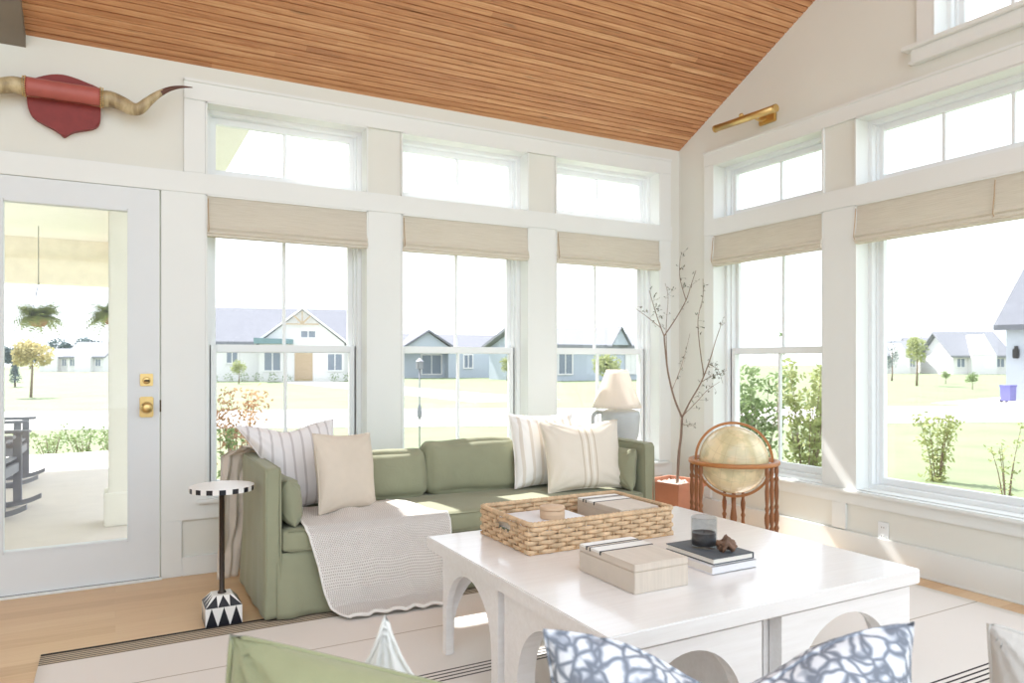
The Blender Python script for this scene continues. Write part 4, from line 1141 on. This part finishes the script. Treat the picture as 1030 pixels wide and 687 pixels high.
# porch
b = BM(); box(b, -7, .45, 4.72, 11.4, GZ0, -.03); finish('porch_floor', b, porchf, kind='structure')
b = BM(); box(b, -7, .82, 4.70, 11.9, 2.80, 2.92); finish('porch_ceiling', b, porchw, kind='structure')
b = BM(); box(b, -7, .05, 11.2, 11.42, 2.20, 2.52); box(b, -7, .05, 11.26, 11.40, 2.52, 2.81); box(b, -.06, .2, 4.75, 11.42, 2.58, 2.80); finish('porch_beam', b, plain('cream_beam_paint', rgb(240, 233, 216), .7), kind='structure')
b = BM(); box(b, -.045, .20, 6.2, 6.44, -.03, 2.60, bev=.01); box(b, -.075, .23, 6.17, 6.47, -.03, .22, bev=.01); box(b, -.065, .22, 6.18, 6.46, 2.5, 2.6, bev=.008); finish('porch_column', b, porchw, kind='structure')

def rocker(label, loc, rz):
    o_ = thing('rocking_chair', label, 'rocking chair', loc, (0, 0, R(rz)), None)
    def bx_(n_, q, rx=None):
        b = BM(); bmq = bmesh.new(); box(bmq, *q, bev=.005); merge(b, bmq, 0, rx); return finish(n_, b, greywood, o_, world=False)
    for s in (-1, 1):
        y = s * .27
        b = BM(); pts = [(.44, y, .075), (.34, y, .035), (.2, y, .014), (0, y, .012), (-.2, y, .022), (-.36, y, .06), (-.5, y, .12)]; pts = smooth_path(pts, 3)
        va_ = []
        for p in pts: va_.append([b.verts.new((p[0], p[1] + dy, p[2] + dz)) for dy, dz in ((-.018, -.01), (.018, -.01), (.018, .03), (-.018, .03))])
        for A, B_ in zip(va_, va_[1:]):
            for k in range(4): b.faces.new((A[k], A[(k + 1) % 4], B_[(k + 1) % 4], B_[k]))
        b.faces.new(va_[0]); b.faces.new(va_[-1]); finish('rocker_runner', b, greywood, o_, world=False)
        bx_('front_leg', (.24, .30, y - .018, y + .018, .03, .62)); bx_('rear_leg', (-.26, -.20, y - .018, y + .018, .035, .60))
        bx_('armrest', (-.30, .36, y - .055, y + .055, .62, .645)); bx_('side_rail', (-.24, .27, y - .014, y + .014, .30, .38))
        bx_('stretcher', (-.24, .27, y - .012, y + .012, .16, .20))
    for k in range(7): bx_('seat_slat', (-.22 + k * .072, -.16 + k * .072, -.25, .25, .385 + k * .004, .405 + k * .004))
    M_ = Matrix.Translation((-.24, 0, .38)) @ Matrix.Rotation(R(-16), 4, 'Y')
    for k in range(6): bx_('back_slat', (-.01, .012, -.245 + k * .085, -.18 + k * .085, 0, .72), M_)
    bx_('head_rail', (-.015, .02, -.27, .27, .66, .76), M_); bx_('back_rail', (-.02, .0, -.26, .26, .1, .16), M_)
    bx_('front_rail', (.255, .285, -.25, .25, .30, .38))
    return o_
rocker('grey rocking chair on the porch, the one closer to the door', (-1.02, 7.16, -.03), -6)
rocker('grey rocking chair on the porch, the one closer to the lawn', (-1.10, 8.86, -.03), -2)

def fern(label, loc, r_, seed, top):
    o_ = thing('hanging_fern', label, 'hanging plant', loc, group=None); rr_ = random.Random(seed)
    b = BM(); lathe(b, [(0, -.12), (.06, -.11), (.11, -.03), (.12, .0), (.10, 0.0), (0, -.01)], seg=24); finish('hanging_basket', b, wickpot, o_, world=False)
    b = BM()
    for k in range(3): a = k * 2.09; sweep(b, [(.13 * math.cos(a), .13 * math.sin(a), 0), (0, 0, .42)], .003, 5)
    sweep(b, [(0, 0, .42), (0, 0, top - loc[2])], .004, 5); finish('hanger_chain', b, black, o_, world=False)
    b = BM()
    for k in range(170):
        a = rr_.uniform(0, 2 * PI); L = r_ * rr_.uniform(.7, 1.1); up = rr_.uniform(.05, 1.0); dp = rr_.uniform(.45, 1.0)
        prev = None; d_ = Vector((math.cos(a), math.sin(a), 0)); sd = Vector((-math.sin(a), math.cos(a), 0)); N_ = 14
        for i in range(N_ + 1):
            t = i / N_; p = d_ * (L * (t ** .9) * (1 - .25 * up * t)) + Vector((0, 0, L * (up * 1.1 * t - dp * t * t)))
            if prev is not None:
                w_ = .085 * math.sin(PI * min(1, t * .9 + .1)) * (L / .35)
                for s in (-1, 1):
                    tip = p + sd * s * w_ + Vector((0, 0, -.3 * w_))
                    b.faces.new([b.verts.new(prev), b.verts.new(prev * .5 + p * .5), b.verts.new(tip)])
            prev = p
    finish('fronds', b, fernm, o_, world=False)
fern('leafy fern in a hanging basket in the middle of the porch opening', (-.80, 10.3, 1.72), .36, 4, 2.8)
fern('leafy hanging fern half hidden behind the white porch column', (-.03, 9.9, 1.74), .36, 9, 2.58)

def leafball(b, c, rad, n, size, rr_, squash=1.0, hollow=.35):
    for _ in range(n):
        v = Vector((rr_.gauss(0, 1), rr_.gauss(0, 1), rr_.gauss(0, 1))).normalized() * (hollow + (1 - hollow) * rr_.random() ** .5)
        p = Vector(c) + Vector((v.x * rad, v.y * rad, v.z * rad * squash))
        d1 = Vector((rr_.uniform(-1, 1), rr_.uniform(-1, 1), rr_.uniform(-1, 1))).normalized() * size * rr_.uniform(.6, 1.3)
        d2 = d1.cross(Vector((rr_.uniform(-1, 1), rr_.uniform(-1, 1), rr_.uniform(-1, 1)))).normalized() * size * .5
        b.faces.new([b.verts.new(p - d1), b.verts.new(p + d2), b.verts.new(p + d1), b.verts.new(p - d2)])
def tree(name, label, x, k, ytop, mat, wpx, n=500, seed=1, cat='tree', trunk=.35, g=GZ0, squash=None, group=None):
    """a tree standing on the lawn on the sight line of column x at depth k; returns the thing"""
    p = cam0 + Fv * k + Rv * ((x - 515) / 735 * k); H_ = 1.2 + (363 - ytop) / 735 * k - g; W_ = wpx / 735 * k / 2
    o_ = thing(name, label, cat, (p.x, p.y, g), group=group); rr_ = random.Random(seed)
    b = BM(); th = H_ * trunk; sweep(b, [(0, 0, 0), (.02 * H_, 0, th), (0, 0, H_ * .85)], [H_ * .022, H_ * .016, H_ * .004], 7)
    finish('trunk', b, bark, o_, world=False)
    b = BM(); crown_h = H_ - th
    for _ in range(9):
        a = rr_.uniform(0, 2 * PI); q = rr_.uniform(.15, .62)
        leafball(b, (W_ * q * math.cos(a), W_ * q * math.sin(a), th + crown_h * rr_.uniform(.25, .75)), W_ * rr_.uniform(.35, .55), n // 6, W_ * .11, rr_, 1.0 * crown_h / 2 / max(W_, .01) * .8)
    leafball(b, (0, 0, th + crown_h / 2), min(W_ * .8, 9e9), n // 2, W_ * .11, rr_, crown_h / 2 / W_ * 1.15)
    finish('foliage', b, mat, o_, world=False)
    return o_
def conifer(label, x, k, ytop, wpx, seed):
    p = cam0 + Fv * k + Rv * ((x - 515) / 735 * k); H_ = 1.2 + (363 - ytop) / 735 * k - GZ0; W_ = wpx / 735 * k / 2
    o_ = thing('conifer', label, 'tree', (p.x, p.y, GZ0)); rr_ = random.Random(seed)
    b = BM(); sweep(b, [(0, 0, 0), (0, 0, H_ * .9)], [H_ * .03, H_ * .005], 7); finish('trunk', b, bark, o_, world=False)
    b = BM()
    for i in range(500):
        t = rr_.random() ** .8; a = rr_.uniform(0, 2 * PI); r_ = W_ * (1 - t) * rr_.uniform(.5, 1); z = H_ * (.12 + .88 * t)
        q = Vector((r_ * math.cos(a), r_ * math.sin(a), z)); d1 = Vector((math.cos(a), math.sin(a), -.5)) * W_ * .25; d2 = Vector((-math.sin(a), math.cos(a), 0)) * W_ * .12
        b.faces.new([b.verts.new(q - d1), b.verts.new(q + d2), b.verts.new(q + d1), b.verts.new(q - d2)])
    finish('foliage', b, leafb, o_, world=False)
tree('street_tree', 'yellow tree on the lawn framed by the door, below the fern', 31, 33, 338, leafyel, 40, 700, 2, trunk=.45)
conifer('small dark conifer on the far lawn beyond the porch', 15, 46, 356, 15, 3)
for i, (x, w_, yt) in enumerate(((2, 30, 346), (30, 30, 342), (58, 32, 339), (88, 32, 338), (116, 30, 342))):
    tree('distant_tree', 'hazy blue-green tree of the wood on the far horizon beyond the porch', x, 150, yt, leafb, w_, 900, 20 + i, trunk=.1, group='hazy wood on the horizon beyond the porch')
tree('street_tree', 'yellow-green tree in the lawn seen through the picture window, the tallest there', 922, 48, 335, leafy, 26, 600, 5, trunk=.35)
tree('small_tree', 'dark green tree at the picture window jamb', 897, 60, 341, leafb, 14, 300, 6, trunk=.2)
tree('small_tree', 'small round tree on the far lawn right of the tall yellow-green tree', 951, 52, 370, leafg, 12, 250, 7, trunk=.25)
tree('small_tree', 'small bushy tree beside the blue bin', 978, 42, 373, leafg, 14, 300, 8, trunk=.3)
tree('street_tree', 'pale yellow-green tree in front of the blue-roofed house behind the lamp', 611, 40, 352, leafy, 36, 500, 9, trunk=.3)
tree('street_tree', 'yellowish little tree by the white house left corner', 240, 52, 360, leafy, 20, 300, 10, trunk=.3)
tree('street_tree', 'pale tree at the end of the blue-grey house', 510, 60, 358, leafy, 18, 300, 11, trunk=.3)

def shrub(name, label, x, k, ytop, mat, wpx, n, seed, stems=6, g=GZ0, size=.03, hollow=.0):
    p = cam0 + Fv * k + Rv * ((x - 515) / 735 * k); H_ = 1.2 + (363 - ytop) / 735 * k - g; W_ = wpx / 735 * k / 2
    o_ = thing(name, label, 'shrub', (p.x, p.y, g)); rr_ = random.Random(seed)
    sb, fb = BM(), BM()
    for s in range(stems):
        a = rr_.uniform(0, 2 * PI); hh = H_ * rr_.uniform(.65, 1); top = Vector((W_ * rr_.uniform(.2, .9) * math.cos(a), W_ * rr_.uniform(.2, .9) * math.sin(a), hh))
        pts = smooth_path([Vector((0, 0, 0)) + Vector((top.x * .2, top.y * .2, 0)), Vector((top.x * .5, top.y * .5, hh * .5)), top], 4)
        sweep(sb, pts, [.010 * (1 - .8 * i / (len(pts) - 1)) for i in range(len(pts))], 5)
        for _ in range(n // stems):
            t = rr_.random() ** .7; q = pts[min(len(pts) - 1, int(t * len(pts)))] + Vector((rr_.gauss(0, 1), rr_.gauss(0, 1), rr_.gauss(0, .6))) * W_ * .16
            d1 = Vector((rr_.uniform(-1, 1), rr_.uniform(-1, 1), rr_.uniform(-.6, 1))).normalized() * size * rr_.uniform(.6, 1.3)
            d2 = d1.cross(Vector((rr_.uniform(-1, 1), rr_.uniform(-1, 1), rr_.uniform(-1, 1)))).normalized() * size * .45
            fb.faces.new([fb.verts.new(q - d1), fb.verts.new(q + d2), fb.verts.new(q + d1), fb.verts.new(q - d2)])
    finish('stems', sb, bark, o_, world=False); finish('foliage', fb, mat, o_, world=False); return o_
shrub('shrub', 'orange-leaved shrub outside the window beside the door', 246, 8.2, 394, leafo, 62, 900, 1, 10, size=.035)
shrub('shrub', 'green shrub low outside the window beside the door, under the orange one', 226, 6.6, 430, leafg, 34, 260, 2, 6)
shrub('shrub', 'tall green shrub filling the narrow side window, nearest the corner', 763, 8.0, 368, leafg, 66, 2000, 3, 14, size=.04)
shrub('shrub', 'tall light green shrub in the narrow side window, beside the pier', 812, 7.4, 362, leafy, 64, 1900, 4, 14, size=.04)
shrub('shrub', 'thin upright sapling tip rising in the narrow side window', 786, 7.2, 318, leafg, 14, 130, 5, 2)
shrub('sapling', 'airy yellow-green sapling close outside the picture window', 942, 10, 414, leafy, 48, 620, 6, 8, size=.04)
shrub('sapling', 'thin sparse sapling at the frame edge outside the picture window', 1012, 8.6, 428, leafy, 34, 150, 7, 5)
for i, (x, w_) in enumerate(((52, 46), (84, 40), (12, 44), (112, 44))):
    shrub('shrub', ['low bush at the porch edge below the yellow tree', 'low bush at the porch edge, midway to the column', 'low bush at the porch edge behind the rocking chairs', 'low bush at the porch edge touching the white column'][i], x, 10.8, 428 if i != 2 else 436, leafg, w_, 420, 12 + i, 9, g=GZ0)

def win_part(o_, x0, x1, y, z0, z1, n_='window', m=darkwin, frame=True, ax='y'):
    b = BM(); box(b, x0, x1, y - .06, y, z0, z1); p = finish(n_, b, m, o_, world=False)
    if frame:
        b = BM(); t = .12
        for q in ((x0 - t, x0, z0 - t, z1 + t), (x1, x1 + t, z0 - t, z1 + t), (x0, x1, z0 - t, z0), (x0, x1, z1, z1 + t), ((x0 + x1) / 2 - .04, (x0 + x1) / 2 + .04, z0, z1)): box(b, q[0], q[1], y - .10, y - .0, q[2], q[3])
        finish('window_frame', b, sidingw, p, world=False)
def gable(bm, x0, x1, y0, y1, z0, z1, ov=.5, th=.25, axis='y'):
    """gable roof whose ridge runs along axis"""
    if axis == 'x':
        m_ = (y0 + y1) / 2; prism(bm, [(y0 - ov, z0), (m_, z1), (y1 + ov, z0), (y1 + ov, z0 - th), (m_, z1 - th), (y0 - ov, z0 - th)], 'x', x0 - ov, x1 + ov)
    else:
        m_ = (x0 + x1) / 2; prism(bm, [(x0 - ov, z0), (m_, z1), (x1 + ov, z0), (x1 + ov, z0 - th), (m_, z1 - th), (x0 - ov, z0 - th)], 'y', y0 - ov, y1 + ov)
def solid_gable(bm, x0, x1, y0, y1, z0, z1, axis):
    if axis == 'x': prism(bm, [(y0, z0), ((y0 + y1) / 2, z1), (y1, z0)], 'x', x0, x1)
    else: prism(bm, [(x0, z0), ((x0 + x1) / 2, z1), (x1, z0)], 'y', y0, y1)
# white farmhouse across the street (local frame: x along facade, y away from us)
p = PX(283, 363, 60)
hs = thing('white_house', 'white farmhouse with a front gable across the street', 'house', (p.x, p.y, GZ0), (0, 0, R(-14)))
b = BM(); box(b, -7, 6.5, 0, 9, 0, 3.1); solid_gable(b, -6.9, 6.4, .05, 8.95, 3.1, 5.9, 'x'); box(b, -1.6, 5.0, -1.5, 0.05, 0, 3.1); solid_gable(b, -1.6, 5.0, -1.5, 4, 3.1, 5.75, 'y'); finish('wall', b, sidingw, hs, world=False)
b = BM(); gable(b, -7, 6.5, 0, 9, 3.2, 6.25, axis='x'); finish('roof', b, roofm, hs, world=False)
b = BM(); gable(b, -1.6, 5.0, -1.5, 4, 3.15, 6.0, .35, .2, 'y'); finish('gable_roof', b, sidingw, hs, world=False)
b = BM(); prism(b, [(-1.9, 3.0), (1.0, 3.0), (1.0, 3.35), (-1.9, 3.45)], 'y', -3.0, -1.45); finish('porch_roof', b, tealm, hs, world=False)
win_part(hs, -1.2, .0, -1.5, .9, 2.3); win_part(hs, 3.7, 4.8, -1.5, .9, 2.2); win_part(hs, -4.2, -3.4, 0, 1.5, 2.4); win_part(hs, 1.6, 2.7, -1.5, 3.55, 4.05)
b = BM(); box(b, 1.1, 2.5, -1.56, -1.48, 0.05, 2.3); finish('door', b, tanwood, hs, world=False)
b = BM(); box(b, .4, 3.0, -1.95, -1.85, 4.55, 4.65); box(b, 1.66, 1.74, -1.95, -1.85, 4.6, 5.6)
for s in (-1, 1): prism(b, [(1.7 + s * .1, 4.65), (1.7 + s * .7, 5.25), (1.7 + s * .62, 5.32), (1.7, 4.75)], 'y', -1.95, -1.85)
finish('gable_bracket', b, tanwood, hs, world=False)
b = BM(); rr_ = random.Random(5)
for k in range(12): leafball(b, (-6 + k * 1.1 + (2.5 if k > 6 else 0), -2.2, .3), .45, 50, .09, rr_)
finish('foundation_planting', b, leafg, hs, world=False)
# blue-grey house in the middle window
p = PX(462, 363, 72)
hs = thing('blue_house', 'long low blue-grey house seen through the middle back window', 'house', (p.x, p.y, GZ0), (0, 0, R(-6)))
b = BM(); box(b, -7.5, 6.5, 0, 8, 0, 2.8); solid_gable(b, -7.4, 6.4, .05, 7.95, 2.8, 4.2, 'x'); box(b, -1.5, 3, -1.2, .05, 0, 2.8); solid_gable(b, -5.95, -1.25, -1.5, 4.9, 2.8, 4.35, 'y'); finish('wall', b, sidingb, hs, world=False)
b = BM(); gable(b, -7.5, 6.5, 0, 8, 2.9, 4.4, axis='x'); finish('roof', b, roofm, hs, world=False)
b = BM(); gable(b, -6, -1.2, -1.6, 5, 2.9, 4.6, .3, .2, 'y'); finish('gable_roof', b, roofm, hs, world=False)
win_part(hs, -3.8, -1.9, 0, .4, 2.2); win_part(hs, .1, .9, -1.2, 1, 2.2); win_part(hs, 3.4, 5.2, 0, .9, 2.3)
# blue house in the window by the lamp
p = PX(600, 363, 62)
hs = thing('blue_house', 'blue house with a pale roof and dark gable end behind the lamp', 'house', (p.x, p.y, GZ0), (0, 0, R(2)))
b = BM(); box(b, -6, 5, 0, 8, 0, 2.9); solid_gable(b, -5.9, 4.9, .05, 7.95, 2.9, 4.3, 'x'); finish('wall', b, sidingb, hs, world=False)
b = BM(); gable(b, -6, 5, 0, 8, 3.0, 4.6, axis='x'); finish('roof', b, rooflm, hs, world=False)
b = BM(); solid_gable(b, .9, 2.8, -.9, 3, 3.0, 4.45, 'y'); finish('gable_end', b, sidingb, hs, world=False)
b = BM(); gable(b, .9, 2.8, -1.0, 3, 2.98, 4.6, .15, .12, 'y'); finish('gable_roof', b, rooflm, hs, world=False)
win_part(hs, -3.9, -2.6, 0, .6, 2.3); win_part(hs, 3.2, 4.2, 0, .6, 2.3, 'door', sidingw)
# neighbour at the frame edge
p = PX(1012, 363, 30)
hs = thing('neighbour_house', 'pale grey-blue neighbouring house at the picture window edge', 'house', (p.x, p.y, GZ0), (0, 0, R(-80)))
sid2 = plain('pale_blue_siding', rgb(172, 178, 188), .8, var=.03)
b = BM(); box(b, 0, 9, 0, 10, 0, 3.1); solid_gable(b, 0.05, 8.95, .05, 9.95, 3.1, 6.6, 'x'); finish('wall', b, sid2, hs, world=False)
b = BM(); gable(b, 0, 9, 0, 10, 3.12, 7.0, .35, .22, 'x'); finish('roof', b, plain('dark_shingles', rgb(108, 110, 118), .9, var=.08, nscale=3), hs, world=False)
win_part(hs, .95, 3.2, 0, .05, 2.5, 'garage_door', darkwin, True)
b = BM(); box(b, .28, .48, -.22, 0, 1.75, 2.15, bev=.03); box(b, .33, .43, -.15, 0, 2.15, 2.25); finish('wall_lantern', b, black, hs, world=False)
q_ = PX(1014, 363, 28.5)
bi = thing('wheelie_bin', 'blue-violet rubbish bin by the neighbouring house', 'bin', (q_.x, q_.y, GZ0 + .031))
b = BM(); prism(b, [(-.20, .06), (.20, .06), (.24, .62), (-.24, .62)], 'y', -.18, .18); finish('bin_body', b, binm, bi, world=False)
b = BM(); box(b, -.26, .26, -.22, .22, .62, .68, bev=.02); finish('lid', b, binm, bi, world=False)
for s in (-.19, .16):
    b = BM(); sweep(b, [(s, .15, .07), (s + .03, .15, .07)], .07, 14); finish('wheel', b, black, bi, world=False)
# far pale houses
for x, k, w_, hgt, lab in ((903, 95, 2.6, 4.4, 'far pale house left of the tall yellow-green tree'), (947, 100, 3.0, 5.0, 'far pale house with a steep roof beyond the picture window'), (986, 90, 3.4, 5.4, 'far pale house behind the bushy little tree'), (86, 110, 2.7, 4.6, 'far white house on the slope beyond the porch column'), (54, 112, 2.3, 3.6, 'far low house with a grey roof between conifer and white house')):
    p = PX(x, 363, k); hs = thing('distant_house', lab, 'house', (p.x, p.y, GZ0), (0, 0, R(-28.5)))
    b = BM(); box(b, -w_, w_, 0, 7, 0, 2.3); solid_gable(b, -w_ + .1, w_ - .1, .05, 6.95, 2.3, hgt - .4, 'x'); box(b, -w_ * .45, w_ * .45, -.8, 0, 0, 2.35); solid_gable(b, -w_ * .45, w_ * .45, -.8, 3, 2.3, hgt - .5, 'y'); finish('wall', b, sidingw, hs, world=False)
    b = BM(); gable(b, -w_, w_, 0, 7, 2.3, hgt, axis='x'); finish('roof', b, rooflm, hs, world=False)
    win_part(hs, -.85 * w_, -.58 * w_, 0, .9, 1.9); win_part(hs, .58 * w_, .85 * w_, 0, .9, 1.9)
# lantern post in the lawn
p = PX(422, 363, 11.5)
ps = thing('garden_post', 'thin grey lantern post outside the middle back window', 'lantern post', (p.x, p.y, GZ0))
b = BM(); sweep(b, [(0, 0, 0), (0, 0, 1.52)], .011, 8); lathe(b, [(.011, .72), (.035, .78), (.04, .84), (.03, .92), (.011, .98)], seg=12); finish('pole', b, greywood, ps, world=False)
b = BM(); box(b, -.045, .045, -.045, .045, 1.52, 1.64, bev=.01); lathe(b, [(.07, 1.64), (.0, 1.70)], seg=4); finish('lantern_head', b, greywood, ps, world=False)

# ------------------------------------------------------------------ light and camera
w = bpy.data.worlds.new('sky'); bpy.context.scene.world = w; w.use_nodes = True
nt = w.node_tree; nt.nodes.clear()
bg = nt.nodes.new('ShaderNodeBackground'); wo = nt.nodes.new('ShaderNodeOutputWorld')
tc = nt.nodes.new('ShaderNodeTexCoord'); sp = nt.nodes.new('ShaderNodeSeparateXYZ'); nt.links.new(tc.outputs['Generated'], sp.inputs[0])
c_ = ramp(nt, sp.outputs['Z'], [(0, (.87, .93, 1, 1)), (.5, (.84, .92, 1.0, 1))])
nt.links.new(c_, bg.inputs[0]); bg.inputs[1].default_value = 2.55; nt.links.new(bg.outputs[0], wo.inputs[0])
sl = bpy.data.lights.new('sun', 'SUN'); sl.energy = 12.0; sl.angle = R(.8); sl.color = (1, .975, .94)
so = bpy.data.objects.new('sun', sl); C.objects.link(so)
el = R(50); az = Vector((.22, -1, 0)).normalized()
dirv = Vector((az.x * math.cos(el), az.y * math.cos(el), -math.sin(el)))
so.rotation_euler = dirv.to_track_quat('-Z', 'Y').to_euler(); so.location = (0, 12, 14)

cam = bpy.data.cameras.new('camera'); co = bpy.data.objects.new('camera', cam); C.objects.link(co)
co.location = (0, 0, 1.2); co.rotation_euler = (R(90), 0, R(-28.5))
cam.sensor_width = 36; cam.sensor_fit = 'HORIZONTAL'; cam.lens = 36 * 735 / 1030
cam.shift_y = (363 - 343.5) / 1030; cam.clip_start = .05; cam.clip_end = 600
cam.dof.use_dof = True; cam.dof.focus_distance = 3.3; cam.dof.aperture_fstop = 5.6
sc = bpy.context.scene; sc.camera = co
sc.view_settings.view_transform = 'Standard'; sc.view_settings.look = 'None'; sc.view_settings.exposure = -0.18; sc.view_settings.gamma = 1
sc.view_settings.use_curve_mapping = False
sc.cycles.max_bounces = 10; sc.cycles.diffuse_bounces = 6; sc.cycles.transparent_max_bounces = 16; sc.cycles.use_denoising = True
sc.cycles.sample_clamp_indirect = 8
